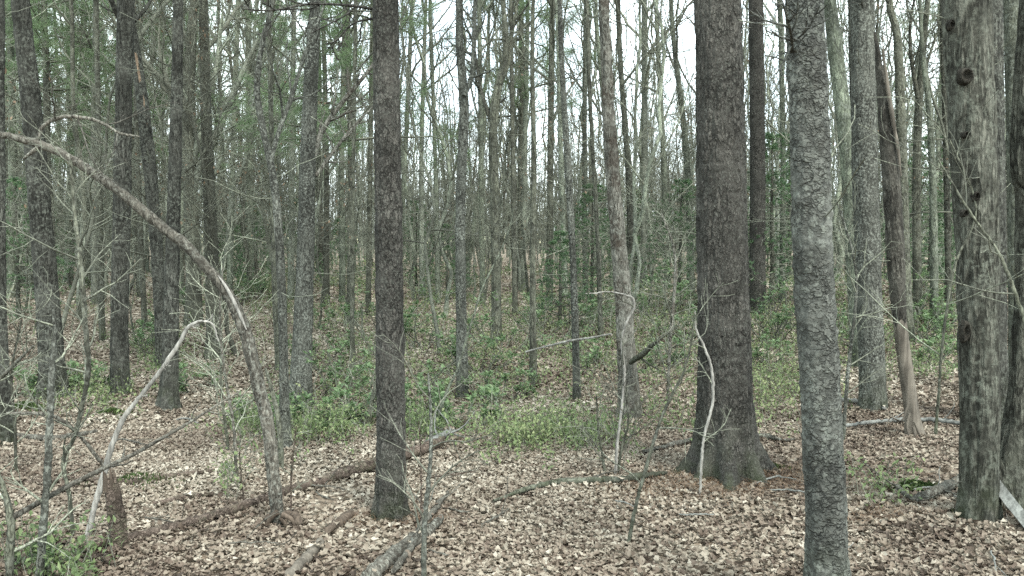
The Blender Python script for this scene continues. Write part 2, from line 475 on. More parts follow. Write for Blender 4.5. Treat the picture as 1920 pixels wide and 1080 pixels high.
def limb_mesh(mb, rng, tP, tR, H, n1, t0, n2=6, n3=5, spread=0.24, ang=(28, 62), m=0, twig=0.0035, up=0.10, crook=0.13):
    l1, r1 = grow(rng, tP, tR, n1, t0, 0.97, ang, lambda t: H * spread * (1.2 - 0.85 * t), 9, 0.55, 0.008, up, crook)
    l2, r2 = grow(rng, l1, r1, n2, 0.2, 0.97, (25, 60), (0.28, 0.55), 6, 0.6, 0.005, up * 0.8, crook * 1.2)
    l3, r3 = grow(rng, l2, r2, n3, 0.15, 0.98, (22, 60), (0.3, 0.6), 4, 0.6, twig, up * 0.6, crook * 1.2)
    for l, r, k in ((l1, r1, 5), (l2, r2, 4), (l3, r3, 3)):
        V, q = tubes(l, r, k); mb.add(V, q, m)
    return l2, l3

def trunk_line(rng, H, r0, n=22, lean=0.02, crook=0.02, rtop=0.012):
    z = np.linspace(0, 1, n)
    d = rng.normal(0, lean, 2)
    w = np.cumsum(rng.normal(0, crook, (n, 2)), 0) * H / n * 4
    w -= w[0]
    p = np.stack([d[0] * z * H + w[:, 0], d[1] * z * H + w[:, 1], z * H], -1)
    r = r0 * (1 - z) ** 0.8 * 0.95 + rtop
    r[0] *= 1.45; r[1] *= 1.08
    return p, r

def roughen(V, amp, sc, seed):
    return V

# ------------------------------------------------------------------ bare tree kinds
def bare_tree(seed, H, r0, mat, n1, t0, n2, n3, spread=0.22, ang=(28, 58), fork=False, crook=0.032):
    rng = np.random.default_rng(seed)
    p, r = trunk_line(rng, H, r0, lean=0.035, crook=crook)
    root = root_at("bare_tree", (0, 0, 0), "x", "tree")
    mb = MB(); V, q = tubes(p[None], r[None], 10)
    V = V + (vnoise(V * np.array([6, 6, 2.0]), seed)[:, None] - 0.5) * 0.03 * np.array([1, 1, 0]); mb.add(V, q)
    mb.build("trunk", [mat], root)
    mb = MB()
    if fork:
        k = int(len(p) * rng.uniform(0.25, 0.45))
        a = rng.uniform(0, 6.28)
        n = len(p) - k
        s = np.linspace(0, 1, n)
        q_ = p[k:] + np.outer(np.sqrt(s) * 0.16 * H * 0.7, [math.cos(a), math.sin(a), 0]) * 0.8
        rr = r[k:] * 0.72
        V, qq = tubes(q_[None], rr[None], 8); mb.add(V, qq)
        limb_mesh(mb, rng, q_[None], rr[None], H * 0.8, max(6, n1 // 2), 0.2, n2, n3, spread, ang)
    limb_mesh(mb, rng, p[None], r[None], H, n1, t0, n2, n3, spread, ang)
    # small shoots and dead stubs low on the trunk
    l, rr = grow(rng, p[None], r[None], 9, 0.08, t0, (55, 95), lambda t: 0.7 + 0 * t, 6, 0.06, 0.003, 0.05, 0.16)
    V, q = tubes(l, rr, 3); mb.add(V, q)
    l, rr = grow(rng, l, rr, 5, 0.2, 0.95, (25, 65), (0.3, 0.6), 4, 0.6, 0.003, 0.05, 0.16)
    V, q = tubes(l, rr, 3); mb.add(V, q)
    mb.build("crown", [BARK_TWIG], root)
    return root

def sapling(seed, H, r0, n1, n2, ang, spread, up):
    rng = np.random.default_rng(seed)
    p, r = trunk_line(rng, H, r0, n=16, lean=0.07, crook=0.035, rtop=0.004)
    root = root_at("sapling", (0, 0, 0), "x", "sapling")
    mb = MB(); V, q = tubes(p[None], r[None], 6); mb.add(V, q); mb.build("stem", [BARK_TWIG if seed % 2 else BARK_FAR[1]], root)
    mb = MB()
    l1, r1 = grow(rng, p[None], r[None], n1, 0.18, 0.97, ang, lambda t: H * spread * (1.15 - 0.8 * t), 8, 0.5, 0.004, up, 0.13)
    l2, r2 = grow(rng, l1, r1, n2, 0.2, 0.98, (25, 60), (0.3, 0.6), 5, 0.6, 0.003, up * 0.5, 0.15)
    l3, r3 = grow(rng, l2, r2, 5, 0.2, 0.98, (25, 60), (0.35, 0.7), 3, 0.7, 0.0025, 0.02, 0.12)
    for l, r_, k in ((l1, r1, 4), (l2, r2, 3), (l3, r3, 3)):
        V, q = tubes(l, r_, k); mb.add(V, q)
    mb.build("twigs", [BARK_TWIG], root)
    if seed in (302, 305):
        mb = MB(); c = l3[:, 1:].reshape(-1, 3); c = c[rng.random(len(c)) < 0.12]
        leaf_quads(mb, rng, c, rng.normal(0, 1, c.shape) + np.array([0, 0, -0.7]), 0.065, 0.017, 0)
        mb.build("leaves", [RUSTY], root, smooth=False, tone=True)
    return root

def needles(mb, rng, C, D, n, L, w, m=1, flat=0.5, tone0=0.5, jit=0.15):
    """tufts of n needle blades at points C (K,3) with direction D (K,3)"""
    K = len(C)
    d = D[:, None, :] + rng.normal(0, 0.75, (K, n, 3)) * np.array([1, 1, flat])
    d = norm(d)
    side = norm(np.cross(d, rng.normal(0, 1, (K, n, 3))))
    l = L * rng.uniform(0.6, 1.2, (K, n, 1))
    c = C[:, None, :] + rng.normal(0, L * jit, (K, n, 3))
    V = np.stack([c - side * w, c + side * w, c + d * l], 2).reshape(-1, 3)
    tone = np.repeat(np.clip(np.repeat(rng.normal(tone0, 0.2, (K, 1)), n, 1) + rng.normal(0, 0.12, (K, n)), 0, 1).ravel(), 3)
    mb.add(V, np.arange(len(V)).reshape(-1, 3), m, tone)

def pine_crown(mb, rng, p, r, H, z0, z1, spacing, blen, tuft_n, per_branch, L=0.13, w=0.008, jit=0.15):
    zs = np.arange(z0, z1, spacing)
    n = len(p)
    starts, dirs, lens = [], [], []
    for z in zs:
        t = z / H
        k = min(int(t * (n - 1)), n - 2); f = t * (n - 1) - k
        c = p[k] * (1 - f) + p[k + 1] * f
        a0 = rng.uniform(0, 6.28); nb = rng.integers(3, 6)
        for j in range(nb):
            a = a0 + j * 6.28 / nb + rng.normal(0, 0.25)
            starts.append(c); dirs.append((math.cos(a), math.sin(a), rng.uniform(-0.02, 0.28)))
            lens.append(blen * (1.12 - 0.95 * (z - z0) / max(z1 - z0, 1e-3)) * rng.uniform(0.6, 1.15))
    S = np.array(starts); D = norm(np.array(dirs)); Ln = np.array(lens)
    N = 7
    l = np.empty((len(S), N, 3)); l[:, 0] = S; cur = D.copy()
    for i in range(1, N):
        l[:, i] = l[:, i - 1] + cur * (Ln / (N - 1))[:, None]
        cur = norm(cur + np.array([0, 0, 0.015]) + rng.normal(0, 0.09, cur.shape))
    rr = np.maximum(0.012 * Ln[:, None] * np.linspace(1, 0.25, N)[None], 0.004)
    V, q = tubes(l, rr, 4); mb.add(V, q, 0)
    l2, r2 = grow(rng, l, rr, 9, 0.25, 1.0, (35, 65), (0.22, 0.42), 4, 0.6, 0.003, 0.03, 0.10)
    V, q = tubes(l2, r2, 3); mb.add(V, q, 0)
    tips = l2.reshape(-1, 4, 3)
    for _ in range(per_branch):
        t = rng.uniform(0.25, 1.0, len(tips))[:, None] * 3
        k = np.clip(t.astype(int), 0, 2); f = t - k
        ii = np.arange(len(tips))[:, None]
        c = (tips[ii, k] * (1 - f)[..., None] + tips[ii, k + 1] * f[..., None])[:, 0]
        d = norm(tips[:, -1] - tips[:, 0])
        needles(mb, rng, c, d, tuft_n, L, w, jit=jit)

def pine_tree(seed, H, r0, z0, blen, spacing=0.6, per_branch=7, tuft_n=26):
    rng = np.random.default_rng(seed)
    p, r = trunk_line(rng, H, r0, n=20, lean=0.012, crook=0.008)
    root = root_at("pine_tree", (0, 0, 0), "x", "pine tree")
    mb = MB(); V, q = tubes(p[None], r[None], 10); mb.add(V, q); mb.build("trunk", [BARK_FAR[1]], root)
    mb = MB(); pine_crown(mb, rng, p, r, H, z0, H * 0.985, spacing, blen, tuft_n, per_branch, L=0.105, w=0.0042, jit=0.6)
    l, rr = grow(rng, p[None], r[None], 16, 0.1, z0 / H, (75, 100), lambda t: 0.9 + 0 * t, 6, 0.08, 0.004, -0.02, 0.1)
    V, q = tubes(l, rr, 3); mb.add(V, q, 0)
    mb.build("crown", [BARK_TWIG, NEEDLES], root, smooth=False, tone=True)
    return root

def young_conifer(seed, H, blen):
    rng = np.random.default_rng(seed)
    p, r = trunk_line(rng, H, 0.035, n=12, lean=0.02, crook=0.01, rtop=0.006)
    root = root_at("young_conifer", (0, 0, 0), "x", "young conifer")
    mb = MB(); V, q = tubes(p[None], r[None], 7); mb.add(V, q); mb.build("trunk", [BARK_FAR[1]], root)
    mb = MB(); pine_crown(mb, rng, p, r, H, 0.15, H * 0.98, 0.16, blen, 7, 2, L=0.055, w=0.007)
    mb.build("crown", [BARK_TWIG, HEMLOCK], root, smooth=False, tone=True)
    return root

def leaf_quads(mb, rng, C, D, L, w, m=1, tone=None, fold=0.25):
    """elliptic leaves: base C (K,3), direction D (K,3); four faces each, folded on the midrib"""
    K = len(C)
    D = norm(D)
    side = norm(np.cross(D, np.array([0, 0, 1.0]) + rng.normal(0, 0.25, (K, 3))))
    nrm = np.cross(side, D)
    L = (L * rng.uniform(0.7, 1.25, K))[:, None]; w_ = (w * rng.uniform(0.75, 1.2, K))[:, None]
    sag = -L * rng.uniform(0.0, 0.35, (K, 1))
    b = C; mid = C + D * L * 0.5 + nrm * 0.0; tip = C + D * L + nrm * sag
    l = C + D * L * 0.48 - side * w_ + nrm * w_ * fold; r = C + D * L * 0.48 + side * w_ + nrm * w_ * fold
    V = np.stack([b, mid, tip, l, r], 1).reshape(-1, 3)
    o = np.arange(K)[:, None] * 5
    F = np.concatenate([o + np.array([[0, 1, 3]]), o + np.array([[1, 2, 3]]), o + np.array([[0, 4, 1]]), o + np.array([[1, 4, 2]])])
    t = rng.beta(2.2, 2.6, K) if tone is None else tone
    mb.add(V, F, m, np.repeat(t, 5))

def laurel(seed, H, n_stem):
    rng = np.random.default_rng(seed)
    root = root_at("laurel_shrub", (0, 0, 0), "x", "shrub")
    mb = MB()
    N = 8
    a = rng.uniform(0, 6.28, n_stem)
    l = np.empty((n_stem, N, 3)); l[:, 0] = np.stack([np.cos(a), np.sin(a), 0 * a], -1) * rng.uniform(0.02, 0.25, (n_stem, 1)) - np.array([0, 0, 0.05])
    cur = norm(np.stack([np.cos(a) * 0.6, np.sin(a) * 0.6, np.ones(n_stem)], -1) + rng.normal(0, 0.3, (n_stem, 3)))
    Ls = H * rng.uniform(0.6, 1.1, n_stem)
    for i in range(1, N):
        l[:, i] = l[:, i - 1] + cur * (Ls / (N - 1))[:, None]
        cur = norm(cur + rng.normal(0, 0.28, cur.shape) + np.array([0, 0, 0.1]))
    r = np.linspace(0.010, 0.004, N)[None] * np.ones((n_stem, 1))
    V, q = tubes(l, r, 5); mb.add(V, q)
    l2, r2 = grow(rng, l, r, 4, 0.35, 1.0, (25, 65), (0.25, 0.5), 5, 0.7, 0.003, 0.15, 0.2)
    V, q = tubes(l2, r2, 4); mb.add(V, q)
    mb.build("stems", [BARK_TWIG], root)
    mb = MB()
    ends = np.concatenate([l[:, -1], l2[:, -1], l2[:, -2]]); dirs = np.concatenate([l[:, -1] - l[:, -2], l2[:, -1] - l2[:, -2], l2[:, -1] - l2[:, -2]])
    ends, dirs = ends[::2], dirs[::2]
    n = 8
    aa = rng.uniform(0, 6.28, (len(ends), n))
    d = np.stack([np.cos(aa), np.sin(aa), rng.uniform(-0.15, 0.75, aa.shape)], -1) + norm(dirs)[:, None] * 0.4
    C = np.repeat(ends, n, 0) + rng.normal(0, 0.015, (len(ends) * n, 3))
    leaf_quads(mb, rng, C, d.reshape(-1, 3), 0.070, 0.016, 0)
    mb.build("leaves", [LAUREL], root, smooth=False, tone=True)
    return root

# prototypes: parked at the origin until their first use moves them
USED = set()
def place(proto, loc, rz=0.0, sc=1.0, tilt=(0, 0)):
    if proto not in USED:
        USED.add(proto)
        proto.location = loc; proto.rotation_euler = (tilt[0], tilt[1], rz)
        proto.scale = (sc, sc, sc) if np.isscalar(sc) else sc
        return proto
    return copy_tree(proto, loc, rz, sc, tilt)

# labels of repeats are written in a last pass from what stands beside them
REPEATS = []
LAND = [(5, "the left edge trunk"), (100, "the flared left trunk"), (228, "the furrowed left trunk"), (316, "the swollen footed trunk"), 
        (530, "the arched stem's foot"), (733, "the narrow dark pine"), (867, "the high forked trunk"), (930, "the dark forked trunk"), (1000, "the orange scarred pole"), (1182, "the pale flaking trunk"),
        (1362, "the broad dark pine"), (1550, "the nearest scaly trunk"), (1636, "the furrowed grey trunk"), (1712, "the split snag"), (1835, "the plated twin trunk")]
def later(o, what, px, depth, group):
    REPEATS.append((o, what, px, depth, group))
def gap_of(px):
    if px < LAND[0][0]: return "left of " + LAND[0][1]
    for (a, na), (b, nb) in zip(LAND, LAND[1:]):
        if px < b: return ("just right of " + na) if px - a < (b - a) / 2 else ("just left of " + nb)
    return "right of " + LAND[-1][1]
ORD = ["first", "second", "third", "fourth", "fifth", "sixth", "seventh", "eighth", "ninth", "tenth", "eleventh", "twelfth"]
def write_labels():
    sets = {}
    for o, what, px, dep, group in REPEATS:
        sets.setdefault(("near " if dep < 14 else "" if dep < 24 else "far off ") + what + " " + gap_of(px), []).append((px, o, group))
    for lab, xs in sets.items():
        xs.sort(key=lambda e: e[0])
        for i, (px, o, group) in enumerate(xs):
            o["group"] = group
            if len(xs) == 1: o["label"] = lab
            elif len(xs) == 2: o["label"] = ("left " if i == 0 else "right ") + "of two, " + lab
            else: o["label"] = ORD[min(i, 11)] + " from left, " + lab
            w = o["label"].split()
            if len(w) > 16: o["label"] = " ".join(w[:16])

# ------------------------------------------------------------------ traced trees: (px, py, width px) from the foot up
def trace(pts, Y, dz=0.0):
    out = []
    for (px, py, w) in pts:
        q = P(px, py, Y)
        depth = Y * math.cos(PITCH) + (CAM[2] - q[2]) * math.sin(PITCH)
        out.append((q[0], q[1], q[2] + dz, w * 0.5 * depth / F_PX))
    return np.array(out)

def bark_disp(V, C, kind, amp, seed):
    """push skin points V outward from their centre line C along the radius"""
    d = norm(V - C)
    if kind == 'pine':
        n = vnoise(V * np.array([42, 42, 15.0]), seed); n2 = vnoise(V * np.array([90, 90, 40.0]), seed + 1)
        h = np.clip(np.abs(n - 0.5) * 3.4, 0, 1) * 0.75 + n2 * 0.35
    elif kind == 'scaly':
        n = vnoise(V * np.array([16, 16, 22.0]), seed); n2 = vnoise(V * np.array([40, 40, 62.0]), seed + 1); n3 = vnoise(V * np.array([6, 6, 5.0]), seed + 2)
        h = np.clip((n - 0.45) * 4, 0, 1) * 0.5 + np.clip(np.abs(n2 - 0.5) * 3, 0, 1) * 0.4 + n3 * 0.6
    elif kind == 'plate':
        n = vnoise(V * np.array([26, 26, 3.2]), seed); n2 = vnoise(V * np.array([60, 60, 12.0]), seed + 1); n3 = vnoise(V * 5.0, seed + 2)
        h = np.clip(np.abs(n - 0.5) * 5, 0, 1) * 0.8 + n2 * 0.25 + n3 * 0.5
    else:
        n = vnoise(V * np.array([28, 28, 7.0]), seed); n2 = vnoise(V * np.array([70, 70, 25.0]), seed + 1); n3 = vnoise(V * 4.0, seed + 2)
        h = np.clip(np.abs(n - 0.5) * 3.5, 0, 1) * 0.6 + n2 * 0.35 + n3 * 0.4
    return V + d * ((h - 0.6) * amp)[:, None]

def trunk_skin(mb, line, k, step, kind=None, amp=0.0, seed=0, flare=0.0, fh=0.25, nroots=6, top_fine=1e9, m=0):
    """line (n,4): world-local centre line with radius"""
    L = np.linalg.norm(np.diff(line[:, :3], axis=0), axis=1).sum()
    dense = spline(line, max(8, int(L / step)))
    keep = [i for i in range(len(dense)) if dense[i, 2] < top_fine or i % 8 == 0 or i == len(dense) - 1]
    a = dense[keep]
    V, q = tubes(a[None, :, :3], a[None, :, 3], k)
    C = np.repeat(a[:, :3], k, 0)
    if flare:
        th = np.tile(np.arange(k) * 2 * math.pi / k, len(a))
        z = np.repeat(a[:, 2] - a[0, 2], k)
        rng = np.random.default_rng(seed + 99)
        ph = rng.uniform(0, 6.28, 3)
        lob = 0.5 + 0.62 * np.cos(nroots * th + ph[0] + 0.8 * np.sin(th + ph[1])) + 0.25 * np.cos(3 * th + ph[2])
        V = C + (V - C) * (1 + flare * (np.exp(-z / fh) * np.clip(lob, 0, 1.4) + 0.10 * np.exp(-z / (fh * 5)) * (lob - 0.5)))[:, None]
    if kind: V = bark_disp(V, C, kind, amp, seed)
    mb.add(V, q, m)

TRACED = []
def traced_tree(name, label, cat, pts, mat, H=14.0, d=None, k=14, step=0.12, kind='oak', amp=0.006, flare=0.55, fh=0.2, seed=0,
                limbs=(), nroots=6, n1=14, t0=0.36, n2=5, n3=4, spread=0.2, shoots=18, crown='bare', group=None, fine=1e9, crownmat=None, ang=(28, 58)):
    if d is None:
        g = at(pts[0][0], pts[0][1]); Yd = g[1]
    else:
        Yd = d
    line = trace(pts, Yd)
    gz = float(ground_h(line[0, 0], Yd))
    if d is not None and line[0, 2] > gz + 0.02:      # carry the foot down to the soil
        foot = line[0].copy(); foot[2] = gz; foot[3] *= 1.12
        line = np.vstack([foot, line])
    base = np.array([line[0, 0], Yd, gz])
    rng = np.random.default_rng(seed + 1000)
    line[:, 0] -= base[0]; line[:, 1] -= base[1]; line[:, 2] -= base[2]
    line[0, 2] = -0.06
    # small swings in depth, so that trunks are not flat
    sw = np.cumsum(rng.normal(0, 0.02, len(line))); line[:, 1] += (sw - sw[0]) * np.clip(line[:, 2] / 4, 0, 1)
    if H:
        top = line[-1]; dirn = norm((line[-1, :3] - line[max(0, len(line) - 3), :3])[None])[0]
        left = H - top[2]
        if left > 0.5:
            ns = 6
            for i in range(1, ns + 1):
                f = i / ns
                q = top[:3] + (dirn * (1 - f) + np.array([0, 0, 1.0]) * f + 0) * left * f * (1.0) if False else None
                pz = top[2] + left * f
                lean = dirn[:2] / max(dirn[2], 0.3) * left * f * (1 - 0.6 * f)
                wob = rng.normal(0, 0.03, 2) * left * f * 0.5
                line = np.vstack([line, [top[0] + lean[0] + wob[0], top[1] + lean[1] + wob[1], pz, top[3] * (1 - 0.92 * f) + 0.006]])
    root = root_at(name, base, label, cat, group)
    mb = MB()
    trunk_skin(mb, line, k, step, kind, amp, seed, flare, fh, nroots, top_fine=fine)
    mb.build("trunk", [mat], root)
    for lm in limbs:
        ll = trace(lm, Yd); ll[:, :3] -= base
        ll[:, 1] += np.linspace(0, rng.uniform(-0.6, 0.6), len(ll))
        mb = MB()
        a = spline(ll, 16)
        V, q = tubes(a[None, :, :3], a[None, :, 3], 7); mb.add(V, q)
        l2, r2 = grow(rng, a[None, :, :3], a[None, :, 3], 9, 0.15, 1.0, (25, 65), (0.2, 0.45), 6, 0.6, 0.004, 0.08, 0.14)
        l3, r3 = grow(rng, l2, r2, 5, 0.2, 1.0, (25, 60), (0.3, 0.6), 4, 0.6, 0.003, 0.05, 0.14)
        for l, r, kk in ((l2, r2, 4), (l3, r3, 3)):
            V, q = tubes(l, r, kk); mb.add(V, q)
        mb.build("limb", [crownmat or mat], root)
    full = spline(line, 26)
    if crown == 'bare' and H:
        mb = MB(); limb_mesh(mb, rng, full[None, :, :3], full[None, :, 3], H, n1, t0, n2, n3, spread, ang)
        l, rr = grow(rng, full[None, :, :3], full[None, :, 3], 8, 0.1, t0, (55, 95), lambda t: 0.6 + 0 * t, 6, 0.035, 0.003, 0.05, 0.16)
        V, q = tubes(l, rr, 3); mb.add(V, q)
        mb.build("crown", [BARK_TWIG], root)
    elif crown == 'pine':
        mb = MB(); pine_crown(mb, rng, full[:, :3], full[:, 3], H, H * t0, H * 0.98, 0.6, 2.6, 7, 2)
        l, rr = grow(rng, full[None, :, :3], full[None, :, 3], shoots, 0.12, t0, (75, 100), lambda t: 0.8 + 0 * t, 7, 0.04, 0.003, -0.02, 0.2)
        V, q = tubes(l, rr, 3); mb.add(V, q, 0)
        l, rr = grow(rng, l, rr, 4, 0.3, 1.0, (30, 60), (0.2, 0.45), 4, 0.6, 0.003, 0.0, 0.1)
        V, q = tubes(l, rr, 3); mb.add(V, q, 0)
        mb.build("crown", [BARK_TWIG, NEEDLES], root, smooth=False, tone=True)
    TRACED.append((pts[0][0], Yd, label, base[0], float(line[0, 3])))
    return root, base, Yd

# the foreground trunks
traced_tree("pine_tree", "narrow dark pine with flared foot standing alone behind the fallen log", "pine tree",
            [(733, 975, 62), (733, 940, 57), (733, 850, 54), (732, 700, 53), (729, 400, 51), (724, 0, 47)], BARK_PINE, 15, k=110, step=0.012, kind='pine', amp=0.009,
            flare=0.6, fh=0.10, seed=1, shoots=3, crown='pine', t0=0.5, fine=3.4,
            limbs=[[(705, 18, 6), (660, 21, 5), (600, 30, 4), (545, 52, 3), (505, 60, 2)], [(705, 34, 5), (660, 38, 4), (625, 64, 3), (604, 84, 2)]], crownmat=BARK_PINE)
traced_tree("pine_tree", "broad dark pine, thickest trunk, with root flare and white stick leaning before it", "pine tree",
            [(1366, 890, 122), (1364, 862, 114), (1362, 830, 106), (1360, 760, 100), (1358, 650, 96), (1353, 400, 92), (1346, 0, 85)], BARK_PINE, 17, k=190, step=0.011, kind='pine', amp=0.013,
            flare=0.85, fh=0.15, nroots=7, seed=2, shoots=2, crown='pine', t0=0.5, fine=3.6)
traced_tree("scaly_tree", "nearest trunk, scaly grey bark, foot below the picture edge", "tree",
            [(1556, 1170, 80), (1551, 1080, 75), (1545, 900, 73), (1535, 700, 72), (1522, 500, 71), (1515, 200, 70), (1511, 0, 69)], BARK_SCALY, 13, k=110, step=0.010, kind='scaly', amp=0.011,
            flare=0.3, fh=0.2, seed=3, t0=0.42, fine=3.0, limbs=[[(1484, 98, 9), (1462, 94, 8), (1436, 91, 6), (1400, 60, 3)]])
rt, tb, tY = traced_tree("twin_tree", "big plated twin trunk at the right with dark knot holes", "tree",
            [(1834, 975, 72), (1836, 900, 65), (1836, 700, 66), (1831, 400, 74), (1824, 200, 79), (1820, 0, 82)], BARK_PLATE, 16, k=130, step=0.012, kind='plate', amp=0.012,
            flare=0.25, fh=0.10, seed=4, t0=0.4, fine=3.0)
# second stem of the twin, its bridge at the foot, knot holes
mb = MB()
ln = trace([(1872, 960, 70), (1886, 900, 60), (1905, 830, 52), (1922, 700, 48), (1932, 400, 46), (1940, 0, 44)], tY + 0.12); ln[:, :3] -= tb
ln = np.vstack([ln, [ln[-1, 0] + 0.6, ln[-1, 1] + 0.3, 9.0, 0.02]])
trunk_skin(mb, ln, 90, 0.014, 'plate', 0.012, 44, 0.3, 0.15, top_fine=3.0)
mb.build("second_stem", [BARK_PLATE], rt)
def knot(px, py, w, h, parent, base, Y, mat):
    c = P(px, py, Y); rr = w * 0.5 * Y / F_PX; hh = h * 0.5 * Y / F_PX
    n, kk = 8, 18
    mb = MB()
    a = np.arange(kk) * 2 * math.pi / kk
    rng = np.random.default_rng(int(px))
    wob = 1 + 0.25 * (rng.random(kk) - 0.5)
    V = []
    for s, y in ((1.25, 0.035), (1.1, -0.004), (0.85, -0.012), (0.6, 0.004), (0.3, 0.012), (0.02, 0.014)):
        V.append(np.stack([rr * s * wob * np.cos(a), np.full(kk, y), hh * s * wob * np.sin(a)], -1))
    V = np.concatenate(V) + (c - base)
    gi = np.arange(6 * kk).reshape(6, kk); nx = np.roll(gi, -1, 1)
    mb.add(V, np.stack([gi[:-1], nx[:-1], nx[1:], gi[1:]], -1).reshape(-1, 4))
    return mb.build("knot", [mat], parent)
KNOT = bark("dark_knot_bark", (0.010, 0.009, 0.007), (0.028, 0.025, 0.020), (0.075, 0.070, 0.056), 40, 0.8, 0.2, 0.05, bump=0.012)
for (x, y, w, h) in ((1813, 142, 22, 26), (1813, 252, 10, 10), (1785, 46, 10, 17), (1810, 400, 9, 12), (1812, 622, 13, 34), (1832, 368, 9, 15)):
    rad = (0.5 * (81 if y < 500 else 74)) / F_PX * tY
    cxp = np.interp(y, [0, 400, 700], [1818, 1829, 1836])
    off = (x - cxp) / F_PX * tY
    yy = tY - math.sqrt(max(rad * rad - off * off, 0.0)) * 0.98
    knot(x, y, w, h, rt, tb, yy, KNOT)

traced_tree("dark_tree", "dark trunk at the right behind the big plated twin", "tree", [(1860, 792, 84), (1859, 765, 66), (1858, 700, 54), (1856, 400, 50), (1854, 0, 46)], BARK_OAK, 16, k=60, step=0.03, kind='oak', amp=0.012, flare=0.7, fh=0.16, seed=5, fine=4.0)
traced_tree("slim_tree", "slim smooth grey trunk at the right edge behind the twin trunk", "tree", [(1910, 745, 32), (1906, 600, 29), (1902, 300, 28), (1898, 0, 27)], BARK_FAR[0], 14, k=30, step=0.05, seed=6)
traced_tree("pine_tree", "slim straight pine with dead side twigs behind the broad pine", "pine tree", [(1421, 592, 33), (1420, 520, 30), (1420, 300, 28), (1417, 0, 27)], BARK_PINE, 17, k=30, step=0.08, kind='pine', amp=0.01, flare=0.3, seed=7, crown='pine', t0=0.55)
traced_tree("grey_tree", "grey trunk with furrowed right side beside the broken snag", "tree", [(1637, 768, 50), (1636, 730, 46), (1632, 600, 45), (1624, 300, 46), (1618, 0, 42)], BARK_LICHEN, 14, k=60, step=0.025, kind='oak', amp=0.010, flare=0.2, seed=8, fine=4.2,
            limbs=[[(1622, 30, 16), (1610, 12, 13), (1602, -20, 9), (1590, -60, 6)]])
# broken, split snag: dark bark above, bare wood below
g = at(1712, 818)
snag = root_at("split_snag", g, "split snag with a bare tan foot and dark bark above, leaning left", "dead tree")
ln = trace([(1715, 826, 33), (1709, 770, 26), (1698, 690, 24), (1689, 620, 24), (1684, 560, 20)], g[1]); ln[:, :3] -= g
mb = MB(); trunk_skin(mb, ln, 40, 0.02, 'oak', 0.006, 61, 0.4, 0.08); mb.build("bare_wood", [WOOD_TAN], snag)
ln = trace([(1689, 640, 8), (1686, 600, 24), (1681, 500, 31), (1672, 350, 32), (1660, 220, 25), (1652, 150, 16), (1645, 100, 9), (1640, 60, 3)], g[1]); ln[:, :3] -= g
mb = MB(); trunk_skin(mb, ln, 50, 0.02, 'oak', 0.014, 62); mb.build("bark_shell", [bark("red_brown_bark", (0.014, 0.013, 0.011), (0.050, 0.048, 0.040), (0.13, 0.125, 0.105), 30, 0.25, 0.2, 0.05, bump=0.012)], snag)
ln = trace([(1690, 330, 1), (1682, 270, 5), (1670, 200, 7), (1660, 130, 6), (1654, 70, 1)], g[1] - 0.07); ln[:, :3] -= g
mb = MB(); trunk_skin(mb, ln, 14, 0.03, 'oak', 0.01, 63); mb.build("splinter", [WOOD_TAN], snag)
for pl in ([(1706, 775, 5), (1700, 800, 5), (1708, 832, 4), (1697, 852, 3)], [(1714, 790, 5), (1724, 815, 4), (1735, 838, 3)], [(1702, 760, 4), (1690, 790, 4), (1672, 782, 3), (1660, 800, 2)], [(1712, 800, 4), (1718, 830, 4), (1726, 846, 2)]):
    ln = trace(pl, g[1] - 0.15); ln[:, :3] -= g
    mb = MB(); mb.tube(ln, 6, 10); mb.build("root", [WOOD_TAN], snag)

T = traced_tree
T("leaning_tree", "greenish trunk curving left between the scaly trunk and the grey trunk", "tree", [(1614, 690, 32), (1606, 560, 31), (1600, 420, 30), (1588, 260, 29), (1570, 100, 27), (1560, 0, 24)], BARK_FAR[0], 14, k=24, step=0.06, seed=9)
T("dark_tree", "straight dark trunk partly hidden behind the grey trunk", "tree", [(1613, 640, 32), (1611, 300, 29), (1606, 0, 30)], BARK_FAR[1], 15, k=20, step=0.08, seed=10)
T("slim_tree", "slim dark curving tree right of the split snag", "tree", [(1702, 640, 24), (1697, 500, 20), (1690, 300, 19), (1682, 80, 15), (1668, 0, 12)], BARK_FAR[1], 13, k=18, step=0.08, seed=11)
T("slim_tree", "slim forked tree in the bright gap right of the snag", "tree", [(1722, 600, 17), (1718, 400, 15), (1724, 200, 14), (1733, 60, 10), (1735, 0, 8)], BARK_FAR[1], 13, k=16, step=0.1, seed=12, limbs=[[(1724, 200, 9), (1705, 110, 7), (1700, 40, 5), (1712, -30, 3)], [(1725, 160, 7), (1745, 90, 5), (1760, 40, 3)]])
T("slim_tree", "thin tree close left of the big plated twin", "tree", [(1752, 610, 15), (1750, 400, 13), (1742, 220, 11), (1732, 120, 8), (1725, 0, 6)], BARK_FAR[0], 13, k=14, step=0.1, seed=13)
T("oak_tree", "dark left trunk with flared roots and faint left lean", "tree", [(103, 748, 52), (99, 715, 46), (92, 600, 42), (78, 420, 38), (60, 200, 34), (42, 0, 31)], BARK_OAK, 14, k=70, step=0.025, kind='oak', amp=0.013, flare=0.75, fh=0.16, seed=14, fine=4.5)
T("oak_tree", "dark trunk cut off by the left picture edge", "tree", [(10, 835, 34), (6, 760, 26), (0, 560, 22), (-4, 300, 22), (-6, 0, 24)], BARK_OAK, 13, k=40, step=0.03, kind='oak', amp=0.01, flare=0.6, fh=0.12, seed=15, fine=4)
T("oak_tree", "straight furrowed trunk behind the bleached bent stem", "tree", [(226, 742, 38), (225, 700, 33), (223, 600, 31), (226, 400, 31), (228, 150, 29), (232, 0, 30)], BARK_OAK, 14, k=50, step=0.03, kind='oak', amp=0.012, flare=0.3, fh=0.12, seed=16, fine=4.5)
